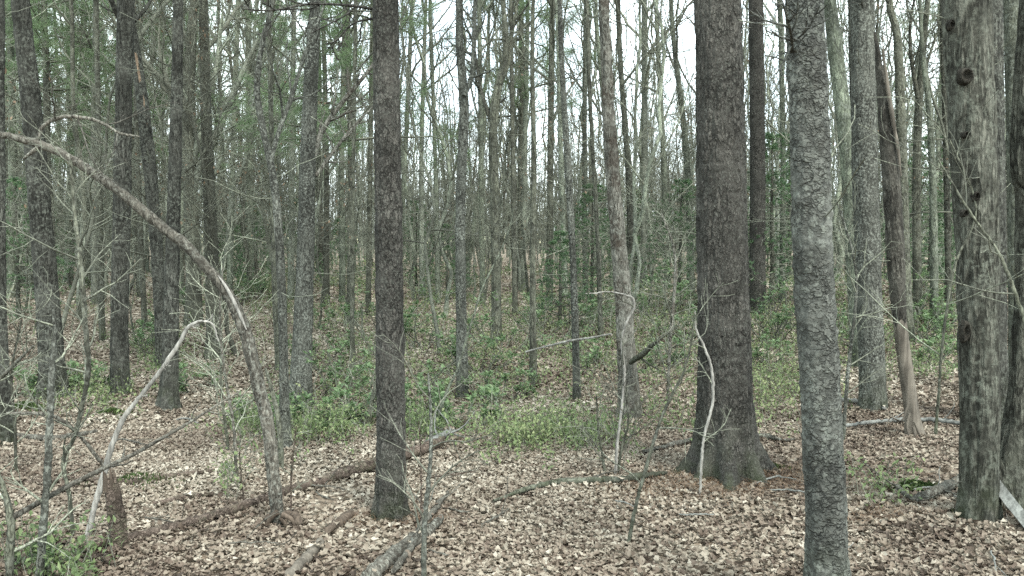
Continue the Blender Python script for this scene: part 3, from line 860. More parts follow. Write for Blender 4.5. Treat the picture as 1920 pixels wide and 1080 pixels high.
rt2, tb2, tY2 = T("stripped_tree", "leaning trunk with a long strip of bare orange wood high up", "tree", [(306, 695, 24), (300, 560, 22), (293, 430, 22), (279, 280, 23), (262, 140, 20), (243, 30, 17), (238, 0, 14)], BARK_OAK, 11, k=30, step=0.04, kind='oak', amp=0.01, seed=17,
                   limbs=[[(243, 60, 12), (225, 20, 10), (218, -40, 6)], [(250, 40, 9), (262, 10, 7), (270, -30, 4)]])
ln = trace([(247, 70, 2), (256, 110, 8), (268, 190, 11), (277, 260, 9), (280, 285, 2)], tY2 - 0.065); ln[:, :3] -= tb2
mb = MB(); mb.tube(ln, 8, 24); mb.build("bare_wood", [WOOD_ORANGE], rt2)
ln = trace([(274, 370, 2), (271, 390, 5), (272, 410, 5), (273, 425, 2)], tY2 - 0.15); ln[:, :3] -= tb2
T("oak_tree", "trunk with swollen foot behind the bleached bent stem", "tree", [(316, 768, 42), (317, 735, 33), (320, 600, 27), (323, 430, 25), (328, 200, 21), (332, 0, 17)], BARK_OAK, 13, k=44, step=0.03, kind='oak', amp=0.01, flare=0.55, fh=0.15, seed=18, fine=4)
T("spreading_tree", "tree with many pale limbs fanning up to the right", "tree", [(364, 612, 30), (361, 450, 27), (354, 280, 24), (354, 170, 23), (360, 60, 18), (364, 0, 14)], BARK_FAR[1], 15, k=26, step=0.07, seed=19, n1=22, t0=0.22,
  limbs=[[(366, 330, 17), (392, 270, 15), (425, 180, 13), (450, 110, 10), (468, 60, 6)], [(362, 300, 13), (390, 210, 11), (410, 130, 9), (424, 40, 6)], [(358, 220, 11), (342, 140, 9), (338, 60, 7), (330, -20, 4)], [(365, 380, 10), (400, 330, 9), (440, 240, 7), (490, 190, 4)], [(364, 360, 12), (384, 290, 10), (398, 200, 8), (396, 80, 5)]], crownmat=BARK_FAR[2])
T("oak_tree", "dark trunk standing just under the long arched stem", "tree", [(401, 675, 32), (401, 640, 28), (399, 540, 26), (396, 430, 24), (390, 250, 20), (384, 0, 16)], BARK_FAR[1], 14, k=28, step=0.05, kind='oak', amp=0.01, seed=20)
T("lichen_tree", "lichen speckled trunk left of the narrow pine with a dark mossy foot", "tree", [(562, 768, 50), (564, 735, 42), (567, 640, 36), (573, 480, 31), (580, 250, 28), (590, 60, 22), (594, 0, 18)], BARK_LICHEN, 14, k=60, step=0.025, kind='oak', amp=0.010, flare=0.35, fh=0.12, seed=21, fine=4.3,
  limbs=[[(588, 295, 13), (602, 250, 11), (640, 195, 9), (690, 135, 7), (720, 90, 4)], [(592, 330, 8), (622, 280, 7), (660, 225, 5), (700, 180, 3)]], crownmat=BARK_PALE)
T("forked_tree", "slender forked tree rising behind the foot of the arched stem", "tree", [(534, 845, 21), (533, 760, 17), (531, 640, 16), (526, 500, 15), (515, 350, 14), (492, 240, 12), (482, 160, 11), (493, 74, 9), (511, 0, 7)], BARK_LICHEN, 10, k=24, step=0.04, seed=22, n1=12, t0=0.4,
  limbs=[[(508, 300, 9), (520, 240, 9), (538, 178, 8), (560, 90, 7), (590, 0, 5), (600, -60, 3)]])
T("slim_tree", "thin pole close left of the slender forked tree", "tree", [(524, 700, 12), (516, 560, 11), (512, 420, 10), (508, 200, 9), (504, 0, 8)], BARK_FAR[1], 11, k=14, step=0.08, seed=23)
T("forked_tree", "grey trunk with a high fork and pale foot right of the narrow pine", "tree", [(867, 748, 27), (867, 700, 22), (865, 600, 20), (863, 400, 18), (869, 230, 18), (868, 172, 18), (861, 80, 15), (860, 0, 14)], BARK_LICHEN, 13, k=34, step=0.03, kind='oak', amp=0.006, flare=0.3, fh=0.1, seed=24, fine=4.2,
  limbs=[[(870, 180, 10), (884, 140, 9), (888, 60, 9), (889, 0, 8), (895, -80, 5)]])
T("dark_tree", "dark crooked trunk forking high, in front of the green pine", "tree", [(931, 645, 19), (930, 500, 17), (927, 350, 17), (925, 230, 16), (934, 165, 15), (947, 110, 12), (946, 40, 10), (943, 0, 8)], BARK_FAR[1], 13, k=24, step=0.05, seed=25,
  limbs=[[(934, 165, 9), (952, 120, 8), (960, 60, 7), (972, -10, 5)], [(925, 240, 9), (905, 180, 8), (896, 140, 6), (885, 60, 4)], [(946, 110, 6), (968, 60, 5), (1000, 20, 3)]])
T("pale_tree", "pale flaking trunk with dark rough patches behind the white crooked stem", "tree", [(1182, 785, 46), (1180, 745, 38), (1175, 660, 34), (1169, 560, 31), (1158, 430, 27), (1144, 250, 23), (1137, 100, 20), (1132, 0, 18)], BARK_PALE, 14, k=60, step=0.025, kind='plate', amp=0.010, flare=0.45, fh=0.15, seed=26, fine=4.5)
T("slim_tree", "slim pole with ragged bark left of the pale flaking trunk", "tree", [(1082, 755, 13), (1079, 640, 13), (1074, 480, 12), (1064, 300, 12), (1054, 130, 10), (1050, 0, 8)], BARK_LICHEN, 11, k=18, step=0.05, seed=27)
T("slim_tree", "thin dark pole with an orange scar in the middle wood", "tree", [(1000, 724, 13), (999, 620, 12), (999, 480, 11), (1001, 300, 10), (998, 130, 8), (1000, 0, 7)], BARK_FAR[1], 11, k=16, step=0.06, seed=28)
mid = [(1030, 570, 16, 1032, 300, 15, 1036, 0, 13, 1), (1176, 565, 17, 1181, 380, 16, 1163, 120, 12, 1), (1207, 545, 15, 1209, 300, 16, 1208, 0, 13, 2), (1252, 545, 15, 1244, 300, 13, 1232, 60, 10, 0),
       (1296, 560, 17, 1288, 300, 15, 1262, 60, 11, 0), (470, 545, 17, 468, 300, 16, 466, 0, 14, 0), (661, 695, 11, 660, 500, 10, 664, 200, 8, 1), (178, 570, 17, 176, 300, 15, 181, 0, 13, 2),
       (192, 640, 14, 188, 420, 14, 186, 250, 12, 1), (128, 530, 21, 134, 280, 18, 128, 0, 16, 0), (642, 565, 15, 641, 300, 13, 646, 0, 10, 0), (612, 570, 14, 612, 300, 12, 606, 0, 10, 1),
       (966, 590, 13, 962, 300, 11, 958, 0, 9, 1), (905, 570, 14, 902, 300, 12, 898, 0, 10, 0), (822, 570, 12, 816, 300, 10, 806, 0, 8, 0), (792, 560, 13, 790, 300, 11, 798, 0, 8, 2),
       (1466, 570, 14, 1468, 300, 13, 1462, 0, 11, 0), (1128, 640, 11, 1118, 400, 10, 1106, 200, 9, 1), (430, 560, 14, 436, 300, 13, 446, 0, 11, 0), (272, 620, 13, 262, 400, 12, 255, 200, 10, 1),
       (745, 560, 13, 760, 280, 11, 772, 0, 9, 0), (690, 590, 13, 694, 300, 12, 698, 0, 10, 1), (1060, 560, 13, 1052, 300, 12, 1046, 60, 9, 2), (1098, 560, 14, 1096, 300, 12, 1098, 0, 9, 0),
       (20, 560, 18, 22, 300, 16, 18, 0, 15, 0), (55, 540, 14, 50, 300, 13, 48, 0, 12, 2), (1780, 600, 14, 1774, 300, 13, 1768, 0, 10, 1), (150, 600, 13, 158, 380, 11, 140, 200, 9, 1),
       (340, 560, 14, 342, 300, 13, 340, 0, 12, 1), (545, 560, 14, 548, 300, 13, 552, 0, 11, 2), (980, 545, 14, 984, 300, 12, 990, 0, 9, 2), (1150, 545, 14, 1140, 300, 12, 1120, 60, 9, 0)]
what_mid = ["slim grey green trunk", "slim dark brown trunk", "slim pale grey trunk"]
for i, e in enumerate(mid):
    r_, b_, y_ = T("slim_tree", "x", "tree", [(e[0], e[1], e[2] * .78), (e[3] , e[4], e[5] * .78), (e[6], e[7], e[8] * .78)], BARK_FAR[e[9]], float(RNG.uniform(12, 16)), k=14, step=0.12, seed=100 + i, n1=14, n2=5, n3=4, t0=0.3, amp=0.008)
    later(r_, what_mid[e[9]], e[0], y_, "slim trunks of the middle wood")

# ------------------------------------------------------------------ repeats deeper in the wood
protos = [bare_tree(201, 15, 0.060, BARK_FAR[0], 15, 0.3, 5, 5), bare_tree(202, 13, 0.048, BARK_FAR[1], 15, 0.25, 5, 5, fork=True), bare_tree(203, 16, 0.076, BARK_FAR[2], 16, 0.36, 5, 5),
          bare_tree(204, 12, 0.036, BARK_FAR[0], 15, 0.28, 5, 5, crook=0.035), bare_tree(205, 14, 0.052, BARK_FAR[1], 16, 0.33, 5, 5, spread=0.17, ang=(20, 45)), bare_tree(206, 11, 0.032, BARK_FAR[2], 14, 0.22, 5, 5, fork=True, crook=0.03),
          bare_tree(207, 14, 0.076, BARK_FAR[1], 15, 0.28, 6, 5, fork=True), bare_tree(208, 13, 0.040, BARK_FAR[0], 17, 0.38, 5, 5, spread=0.16, ang=(20, 42))]
what_tree = ["straight grey green tree", "dark forked tree", "stout pale tree", "crooked grey green pole", "dark narrow crowned tree", "thin pale forked pole", "stout dark forked tree", "slim grey green tree"]
spots = []
def free_spot(y0, y1, gap, margin=1.08, tries=400):
    for _ in range(tries):
        y = math.sqrt(RNG.uniform(y0 * y0, y1 * y1)); x = RNG.uniform(-1, 1) * 0.6 * margin * y
        if all((x - a) ** 2 + (y - b) ** 2 > gap * gap for a, b in spots):
            spots.append((x, y)); return x, y
    return None
for _ in range(95):
    s = free_spot(18.5, 60, 1.4)
    if s is None: continue
    i = int(RNG.choice(8, p=[.12, .11, .05, .21, .11, .19, .04, .17]))
    o = place(protos[i], (s[0], s[1], float(ground_h(*s)) - 0.05), RNG.uniform(0, 6.28), float(RNG.uniform(0.8, 1.25)), tuple(RNG.normal(0, 0.03, 2)))
    later(o, what_tree[i], px_of(*s), s[1], "bare trees of the wood behind")

saps = [sapling(301, 5.5, 0.022, 22, 6, (45, 80), 0.26, 0.02), sapling(302, 4.2, 0.016, 22, 7, (40, 75), 0.3, 0.05), sapling(303, 6.5, 0.03, 26, 6, (40, 70), 0.24, 0.03),
        sapling(304, 3.0, 0.012, 18, 5, (35, 70), 0.34, 0.04), sapling(305, 7.5, 0.034, 26, 7, (35, 65), 0.2, 0.06)]
what_sap = ["spreading twiggy sapling", "low rusty leaved sapling", "tall twiggy sapling", "small bare seedling", "tall rusty leaved sapling"]
for _ in range(170):
    s = free_spot(10.5, 38, 0.8)
    if s is None: continue
    i = int(RNG.integers(0, 5))
    o = place(saps[i], (s[0], s[1], float(ground_h(*s)) - 0.03), RNG.uniform(0, 6.28), float(RNG.uniform(0.75, 1.3)), tuple(RNG.normal(0, 0.07, 2)))
    later(o, what_sap[i], px_of(*s), s[1], "leafless saplings under the trees")

poles = [bare_tree(211, 9, 0.024, BARK_FAR[2], 12, 0.3, 4, 4, spread=0.16, ang=(20, 45)), bare_tree(212, 7.5, 0.02, BARK_FAR[2], 12, 0.25, 4, 4, spread=0.18, ang=(20, 50), crook=0.05),
         bare_tree(213, 10, 0.028, BARK_FAR[0], 12, 0.35, 4, 4, spread=0.15, ang=(18, 40)), bare_tree(214, 8, 0.022, BARK_FAR[2], 12, 0.3, 4, 4, spread=0.2, ang=(20, 50), fork=True, crook=0.05)]
what_pole = ["very thin pale pole", "thin wavering pale pole", "thin grey green pole", "thin forked young pole"]
for _ in range(130):
    s = free_spot(12.5, 42, 0.7)
    if s is None: continue
    i = int(RNG.integers(0, 4))
    o = place(poles[i], (s[0], s[1], float(ground_h(*s)) - 0.04), RNG.uniform(0, 6.28), float(RNG.uniform(0.75, 1.3)), tuple(RNG.normal(0, 0.05, 2)))
    o["category"] = "young tree"; o.name = "young_tree"
    later(o, what_pole[i], px_of(*s), s[1], "thin young trees crowding the middle wood")

pines = [pine_tree(401, 15, 0.085, 4.2, 2.3), pine_tree(402, 13, 0.07, 3.6, 2.1), pine_tree(403, 17, 0.10, 5.6, 2.6)]
what_pine = ["low branched green pine", "bushy green pine", "tall green pine"]
for (px, Yd, i, sc) in ((95, 19, 0, 1.0), (40, 26, 1, 1.1), (160, 27, 2, 1.0), (262, 21, 1, 1.0), (310, 30, 0, 1.0), (420, 34, 2, 1.0), (652, 15, 1, 0.92), (600, 27, 0, 1.0), (978, 24, 0, 1.15),
                        (1892, 16, 2, 1.0), (1930, 24, 0, 1.0), (1762, 36, 2, 1.0), (-60, 22, 2, 1.0), (215, 40, 2, 1.0), (520, 42, 1, 1.1), (350, 42, 0, 1.1), (115, 36, 0, 1.1)):
    d = ray(px, 440); x = CAM[0] + d[0] * Yd / d[1]
    o = place(pines[i], (x, Yd, float(ground_h(x, Yd)) - 0.05), RNG.uniform(0, 6.28), sc)
    later(o, what_pine[i], px, Yd, "green pines among the bare trees")

yc = [young_conifer(501, 2.6, 0.95), young_conifer(502, 1.8, 0.8)]
for (px, Yd, i, sc) in ((1275, 15, 0, 0.95), (1448, 14, 0, 1.2), (1480, 18, 0, 1.3), (1745, 17, 0, 1.2), (1725, 22, 0, 1.4), (1050, 13.5, 1, 0.9), (1110, 17, 0, 1.0), (30, 16, 0, 1.1), (60, 22, 0, 1.3), (430, 21, 1, 1.0), (470, 24, 0, 1.0),
                        (640, 22, 1, 1.0), (840, 20, 1, 1.0), (780, 24, 0, 1.0), (1200, 24, 0, 1.1), (1780, 14, 1, 1.0), (1690, 26, 0, 1.4), (560, 27, 0, 1.1)):
    d = ray(px, 440); x = d[0] * Yd / d[1]
    o = place(yc[i], (x, Yd, float(ground_h(x, Yd)) - 0.03), RNG.uniform(0, 6.28), sc)
    later(o, ["soft green young conifer", "low green young conifer"][i], px, Yd, "young conifers under the trees")

# ------------------------------------------------------------------ shrubs
lau = [laurel(601, 0.62, 9), laurel(602, 0.85, 10), laurel(603, 0.42, 8), laurel(604, 0.55, 11)]
what_l = ["leafy green shrub", "tall leafy green shrub", "low leafy green shrub", "dense leafy green shrub"]
for (px, py, i, sc) in ((640, 792, 1, 1.0), (600, 745, 0, 1.0), (676, 790, 3, .9), (560, 812, 2, 1.0), (606, 800, 2, 1.0), (485, 792, 2, .9), (462, 790, 2, .8), (770, 782, 3, .9), (880, 798, 2, 1.1), (850, 800, 2, .9),
                        (905, 700, 3, 1.1), (950, 660, 1, 1.0), (800, 650, 3, 1.1), (1035, 640, 1, 1.0), (1075, 610, 1, 1.1), (1260, 620, 1, 1.1), (1215, 600, 1, 1.1), (1240, 690, 2, 1.0), (1290, 640, 3, 1.0),
                        (1440, 640, 1, 1.0), (1435, 690, 3, 1.0), (1470, 650, 0, 1.2), (290, 665, 0, 1.0), (262, 650, 3, .9), (150, 735, 2, 1.0), (175, 725, 2, .9), (372, 735, 2, .9), (50, 745, 3, .9), (20, 755, 2, 1.0), (470, 560, 3, 1.2), (440, 575, 0, 1.1), (710, 640, 1, 1.0), 
                        (760, 600, 1, 1.2), (1560, 620, 3, 1.0), (1590, 660, 0, 1.0), (1130, 620, 0, 1.1), (1100, 690, 2, 1.0), (105, 1074, 2, .36), (60, 1078, 2, .36), (1700, 600, 1, 1.1), (1760, 620, 3, 1.1), (1720, 640, 3, 1.0), (1770, 660, 2, 1.1), (1740, 680, 2, 1.0), (330, 600, 0, 1.1), (620, 620, 0, 1.1),
                        (905, 760, 2, 1.0), (960, 745, 2, 1.0), (720, 790, 2, 1.0), (580, 690, 0, .9)):
    g = at(px, py)
    o = place(lau[i], tuple(g), RNG.uniform(0, 6.28), sc * float(RNG.uniform(0.85, 1.1)))
    later(o, what_l[i], px, g[1], "leafy evergreen shrubs")

# low green growth nobody could count: small leafy stems in patches
rng = np.random.default_rng(71)
mb = MB()
patches = [(970, 798, 70, 24, 240), (1080, 796, 85, 26, 260), (1020, 804, 70, 18, 120), (790, 785, 40, 20, 220), (600, 792, 60, 20, 260), (300, 655, 60, 25, 300), (500, 560, 60, 20, 300), (1720, 620, 90, 35, 700), (1460, 640, 60, 50, 420), (1440, 740, 50, 25, 160), (1250, 620, 70, 60, 500),
           (850, 680, 130, 50, 520), (1060, 640, 110, 60, 380), (160, 725, 70, 18, 220), (470, 780, 50, 18, 160), (80, 1062, 90, 18, 90), (640, 680, 90, 60, 400), (1740, 690, 70, 25, 220), (1490, 700, 80, 60, 200), (430, 870, 20, 20, 30), (60, 500, 60, 30, 300), (700, 560, 130, 40, 600), (1280, 770, 70, 20, 120), (1640, 940, 40, 25, 40), (1580, 640, 50, 40, 250), (960, 545, 620, 38, 1500), (300, 560, 300, 45, 420), (900, 640, 420, 70, 900), (1130, 640, 190, 55, 620), (1450, 655, 130, 55, 420), (950, 600, 200, 40, 420)]
for (px, py, sx, sy, n) in patches:
    for _ in range(int(n * 0.55)):
        x_, y_ = px + rng.normal(0, sx * 0.75), py + rng.normal(0, sy * 0.8)
        if y_ < 478: continue
        d = ray(x_, y_); t = CAM[2] / max(-d[2], 0.02); q = CAM + d * min(t, 45); q[2] = float(ground_h(q[0], q[1]))
        big = max(1.0, q[1] / 13.0); h = rng.uniform(0.08, 0.30) * big ** 0.5; N = 4
        dirn = norm(np.array([[rng.normal(0, .35), rng.normal(0, .35), 1.0]]))[0]
        st = q + np.outer(np.linspace(0, h, N), dirn)
        V, f = tubes(st[None], np.full((1, N), 0.0018 * big), 3); mb.add(V, f, 0)
        m_ = rng.integers(7, 15)
        C = q + dirn * (h * rng.uniform(0.25, 1.05, m_))[:, None] + rng.normal(0, 0.03, (m_, 3))
        D = rng.normal(0, 1, (m_, 3)) + np.array([0, 0, 0.35])
        leaf_quads(mb, rng, C, D, 0.040 * big, 0.010 * big, 1, tone=np.clip(rng.normal(0.5 + 0.2 * math.sin(px), 0.22, m_), 0, 1))
tag(mb.build("undergrowth", [BARK_TWIG, HERB], smooth=False, tone=True), "low green growth spread in patches over the leaf litter", "undergrowth", kind="stuff")

# ------------------------------------------------------------------ dead stems, bent stems and saplings in front
def stick(name, label, cat, pts, mat, Y=None, k=9, n=None, twigs=0, seed=0, group=None, part=None, tl=(0.2, 0.5), tmat=None, amp=0.0012, foot=True):
    """a standing or leaning stem traced from the photo; pts from the foot up"""
    if Y is None:
        g = at(pts[0][0], pts[0][1]); Yd = g[1]
    else:
        Yd = Y
    if isinstance(Yd, (tuple, list)):
        ln = np.vstack([trace([p], y) for p, y in zip(pts, np.interp(np.linspace(0, 1, len(pts)), np.linspace(0, 1, len(Yd)), Yd))])
    else:
        ln = trace(pts, Yd)
    if mat is WOOD_WHITE: ln[:, 3] *= 0.58
    base = ln[0, :3].copy()
    ln[:, :3] -= base
    if foot: ln[0, 2] -= 0.04
    rng = np.random.default_rng(seed + 5000)
    root = root_at(name, base, label, cat, group)
    mb = MB(); a = spline(ln, n or 10 * len(pts))
    a[1:-1, :3] += rng.normal(0, amp, (len(a) - 2, 3))
    V, q = tubes(a[None, :, :3], a[None, :, 3], k); C = np.repeat(a[:, :3], k, 0)
    V = C + (V - C) * (0.84 + 0.30 * vnoise(V * np.array([30, 30, 18.0]) + seed, seed))[:, None]
    mb.add(V, q)
    e = np.vstack([V[-k:], a[-1, :3]]); mb.add(e, [(i, (i + 1) % k, k) for i in range(k)])
    e = np.vstack([V[:k], a[0, :3]]); mb.add(e, [((i + 1) % k, i, k) for i in range(k)])
    mb.build(part or "stem", [mat], root)
    if twigs:
        mb = MB()
        l, r = grow(rng, a[None, :, :3], a[None, :, 3], twigs, 0.2, 1.0, (25, 70), lambda t: rng.uniform(*tl) + 0 * t, 7, 0.5, 0.0022, 0.05, 0.16)
        V, q = tubes(l, r, 4); mb.add(V, q)
        l, r = grow(rng, l, r, 6, 0.2, 1.0, (25, 65), (0.3, 0.65), 4, 0.6, 0.0016, 0.03, 0.16)
        V, q = tubes(l, r, 3); mb.add(V, q)
        mb.build("twigs", [tmat or mat], root)
    return root, base, Yd

# long arched dead stem
root, base, Yd = stick("arched_stem", "long dead stem arching from the ground to the upper left edge", "dead tree",
    [(524, 985, 28), (519, 955, 25), (512, 880, 24), (503, 800, 24), (486, 730, 25), (470, 660, 25), (455, 610, 24), (425, 548, 21), (390, 505, 20), (350, 462, 20), (310, 430, 20), (270, 396, 19), (225, 360, 18), (180, 328, 17), (130, 296, 16), (90, 276, 16), (45, 262, 14), (0, 252, 12), (-60, 240, 11)], BARK_DEAD, k=22, n=200, twigs=0, seed=1, part="trunk")
ln = trace([(462, 618, 2), (452, 595, 6), (436, 560, 7), (420, 532, 5), (408, 516, 1)], Yd - 0.031); ln[:, :3] -= base
mb = MB(); mb.tube(ln, 10, 24); mb.build("bare_wood", [WOOD_WHITE], root)
for pl in ([(520, 960, 12), (505, 975, 10), (500, 990, 6)], [(528, 965, 12), (545, 972, 9), (556, 990, 6)], [(526, 970, 10), (538, 988, 8), (530, 1000, 5)]):
    ln = trace(pl, Yd - 0.05); ln[:, :3] -= base
    mb = MB(); mb.tube(ln, 8, 10); mb.build("root", [WOOD_BROWN], root)
stick("dead_pole", "short dark pole pressed against the right of the arched stem foot", "dead tree", [(528, 880, 10), (524, 800, 11), (512, 740, 9), (498, 690, 5)], BARK_FAR[1], seed=2)
# bleached bent stem and the rotten stump it grew from
stick("bleached_stem", "bleached bent stem leaning right and drooping at its broken tip", "dead tree",
    [(160, 1012, 16), (175, 960, 18), (195, 890, 19), (212, 830, 17), (236, 778, 16), (262, 745, 14), (290, 710, 14), (315, 675, 14), (335, 645, 13), (350, 618, 12), (366, 605, 11), (385, 602, 8), (400, 610, 6), (410, 640, 4)], WOOD_WHITE, k=14, n=90, seed=3, part="stem", twigs=6, tl=(0.05, 0.22))
g = at(222, 1035)
st = root_at("stump", g, "short ragged brown stump at the end of the fallen log", "stump")
ln = trace([(224, 1038, 34), (222, 1010, 31), (217, 960, 29), (210, 920, 26), (206, 898, 20)], g[1]); ln[:, :3] -= g
mb = MB(); trunk_skin(mb, ln, 40, 0.012, 'oak', 0.012, 77, 0.4, 0.06); mb.build("trunk", [BARK_LOG], st)
mb = MB()
for i in range(7):
    a = i * 0.9; rr = 0.026
    p0 = ln[-1, :3] + np.array([math.cos(a) * rr, math.sin(a) * rr, -0.06]); h = 0.08 + 0.05 * ((i * 37) % 5) / 4
    mb.tube(np.array([[*p0, 0.012], [*(p0 + np.array([0, 0, h * 0.6])), 0.008], [*(p0 + np.array([-0.006, 0, h])), 0.002]]), 6, 6)
mb.build("splinters", [WOOD_BROWN], st)

def sap(label, pts, Y=None, mat=BARK_FAR[0], twigs=10, seed=0, cat="sapling", name="thin_sapling", tl=(0.15, 0.5), **kw):
    return stick(name, label, cat, pts, mat, Y, k=8, twigs=twigs, seed=seed, tl=tl, tmat=BARK_TWIG, **kw)
sap("grey sapling with a snapped top before the dark flared trunk", [(72, 1098, 17), (78, 1020, 15), (88, 900, 14), (94, 780, 14), (98, 690, 12), (103, 630, 9), (100, 575, 5)], twigs=6, seed=11, mat=BARK_LICHEN)
r_, b_, y_ = sap("forked sapling in the lower left corner with a long branch reaching right", [(17, 1105, 16), (19, 1040, 15), (20, 972, 15), (8, 920, 10), (-6, 880, 8), (-30, 800, 6)], twigs=4, seed=12, mat=BARK_FAR[1])
ln = trace([(20, 972, 12), (50, 955, 11), (95, 930, 10), (150, 903, 9), (205, 878, 8), (255, 850, 7), (300, 824, 6), (345, 795, 4), (385, 772, 3)], y_); ln[:, :3] -= b_; ln[:, 1] += np.linspace(0, 0.5, len(ln))
mb = MB(); mb.tube(ln, 8, 50)
a = spline(ln, 20); l, r = grow(np.random.default_rng(4), a[None, :, :3], a[None, :, 3], 7, 0.3, 1, (25, 60), (0.08, 0.2), 6, 0.6, 0.002, 0.02, 0.14); V, q = tubes(l, r, 4); mb.add(V, q)
mb.build("branch", [BARK_DEAD], r_)
sap("crooked dark sapling between the flared trunk and the furrowed trunk", [(138, 1010, 7), (130, 930, 7), (119, 862, 8), (140, 818, 8), (157, 745, 9), (166, 690, 10), (160, 610, 10), (152, 500, 9), (140, 400, 8), (132, 300, 6)], twigs=16, seed=13, mat=BARK_FAR[1], tl=(0.3, 0.8))
sap("pale thin stem standing in front of the narrow pine's log", [(794, 1098, 11), (795, 1020, 10), (799, 950, 9), (806, 880, 8), (808, 800, 6), (803, 700, 4)], twigs=8, seed=14, mat=BARK_LICHEN, tl=(0.2, 0.6))
sap("thin reddish stem close right of the narrow pine", [(790, 1000, 4), (790, 920, 4), (789, 850, 3), (785, 790, 2)], twigs=0, seed=15, mat=BARK_LOG)
sap("slim dark stem slanting up right of the crooked white stem", [(1175, 1022, 7), (1192, 950, 7), (1215, 865, 7), (1240, 785, 6), (1268, 725, 5), (1288, 680, 4), (1305, 590, 3)], twigs=5, seed=16, mat=BARK_FAR[1])
sap("crooked white dead stem bent over to the left at its top", [(1153, 893, 12), (1158, 830, 9), (1166, 760, 9), (1171, 700, 9), (1166, 640, 8), (1176, 603, 9), (1189, 578, 10), (1186, 560, 9), (1170, 552, 7), (1140, 547, 5), (1115, 550, 4), (1098, 550, 2)], twigs=7, seed=17, mat=WOOD_WHITE, cat="dead stem", name="crooked_stem")
sap("dark twiggy stem at the foot of the crooked white stem", [(1138, 892, 6), (1128, 845, 5), (1122, 800, 4), (1118, 740, 2)], twigs=8, seed=18, mat=BARK_FAR[1])
sap("second dark stem beside the crooked white stem, bent right", [(1156, 892, 6), (1166, 840, 5), (1178, 790, 4), (1172, 730, 3)], twigs=8, seed=19, mat=BARK_FAR[1])
sap("white dead stick standing before the broad pine", [(1312, 930, 9), (1315, 870, 9), (1320, 820, 9), (1332, 775, 10), (1337, 742, 10), (1334, 690, 9), (1318, 645, 8), (1306, 620, 7), (1303, 582, 3)], twigs=4, seed=20, mat=WOOD_WHITE, cat="dead stem", name="dead_stick", tl=(0.1, 0.3))
sap("thin pale arching stem behind the high forked grey trunk", [(812, 806, 7), (835, 742, 6), (858, 690, 5), (884, 605, 4), (905, 540, 4), (938, 472, 3), (955, 430, 3), (963, 392, 2)], twigs=7, seed=21, mat=BARK_FAR[0])
sap("thin dark sapling in the shrubs left of the narrow pine", [(690, 790, 8), (700, 740, 8), (712, 690, 6), (720, 640, 4)], Y=7.6, twigs=8, seed=22, mat=BARK_FAR[1])
sap("upright thin sapling left of the arched stem foot", [(443, 900, 7), (440, 820, 6), (432, 760, 6), (420, 690, 5), (412, 600, 4), (418, 500, 3)], twigs=14, seed=23, mat=BARK_DEAD, tl=(0.2, 0.6))
sap("second thin sapling left of the arched stem foot, darker", [(430, 850, 6), (422, 790, 6), (415, 730, 5), (414, 660, 5), (405, 560, 3)], twigs=14, seed=24, mat=BARK_FAR[1], tl=(0.2, 0.6))
sap("tiny twiggy seedling on the log left of the arched stem", [(458, 940, 4), (452, 890, 3), (448, 840, 2)], twigs=7, seed=25, mat=BARK_LOG, tl=(0.1, 0.25))
sap("red brown seedling right of the arched stem foot", [(545, 960, 4), (546, 900, 4), (550, 850, 3), (556, 800, 2)], twigs=6, seed=26, mat=BARK_LOG, tl=(0.1, 0.25))
sap("thin twiggy sapling before the big plated twin's left side", [(1755, 800, 6), (1768, 640, 5), (1790, 500, 5), (1830, 390, 4), (1780, 260, 3)], Y=4.5, twigs=5, seed=27, mat=BARK_FAR[1], tl=(0.3, 0.8))
sap("slanting twiggy sapling at the right edge", [(1935, 640, 8), (1900, 540, 7), (1870, 470, 6), (1820, 400, 5), (1760, 300, 3)], Y=4.2, twigs=4, seed=28, mat=BARK_FAR[1], tl=(0.3, 0.7), foot=False)
sap("thin sapling with wispy side twigs beside the snag", [(1580, 830, 8), (1590, 700, 7), (1605, 560, 6), (1600, 480, 5), (1570, 380, 3)], twigs=18, seed=29, mat=BARK_LICHEN, tl=(0.3, 0.9))
sap("pale twiggy sapling behind the crooked white stem, right", [(1252, 760, 6), (1256, 650, 6), (1266, 520, 6), (1262, 460, 5), (1240, 400, 3)], twigs=16, seed=30, mat=BARK_PALE, tl=(0.3, 0.8))
sap("twiggy sapling before the left edge trunk", [(30, 890, 6), (28, 800, 6), (22, 700, 5), (40, 600, 3)], twigs=14, seed=31, mat=BARK_FAR[1], tl=(0.2, 0.6))
sap("pale bent sapling reaching in from the left edge", [(-30, 740, 9), (5, 705, 8), (40, 670, 6), (62, 648, 4)], Y=6.0, twigs=5, seed=32, mat=BARK_PALE, foot=False)

# hanging and lodged dead branches
stick("dead_branch", "arched thin dead branch lodged across the bleached stem's left side", "dead branch", [(12, 775, 5), (60, 775, 6), (105, 782, 7), (145, 812, 7), (175, 848, 7), (196, 876, 6)], BARK_DEAD, Y=(4.6, 4.7), seed=41, foot=False)
stick("dead_branch", "pale arching twig above the left end of the long arched stem", "dead branch", [(70, 262, 8), (82, 236, 7), (115, 220, 7), (160, 221, 7), (195, 232, 6), (225, 250, 5), (262, 256, 3)], BARK_DEAD, Y=4.75, seed=42, twigs=4, foot=False)
stick("dead_branch", "broken dark stub hanging below the upper end of the arched stem", "dead branch", [(78, 274, 8), (60, 285, 7), (44, 298, 4)], BARK_DEAD, Y=4.72, seed=43, foot=False)
stick("dead_branch", "pale straight pole lodged low across the shrubs left of the flaking trunk", "dead branch", [(985, 660, 6), (1030, 648, 7), (1075, 638, 8), (1110, 633, 7), (1146, 626, 6)], WOOD_WHITE, Y=(9.0, 8.2), seed=44, foot=False)
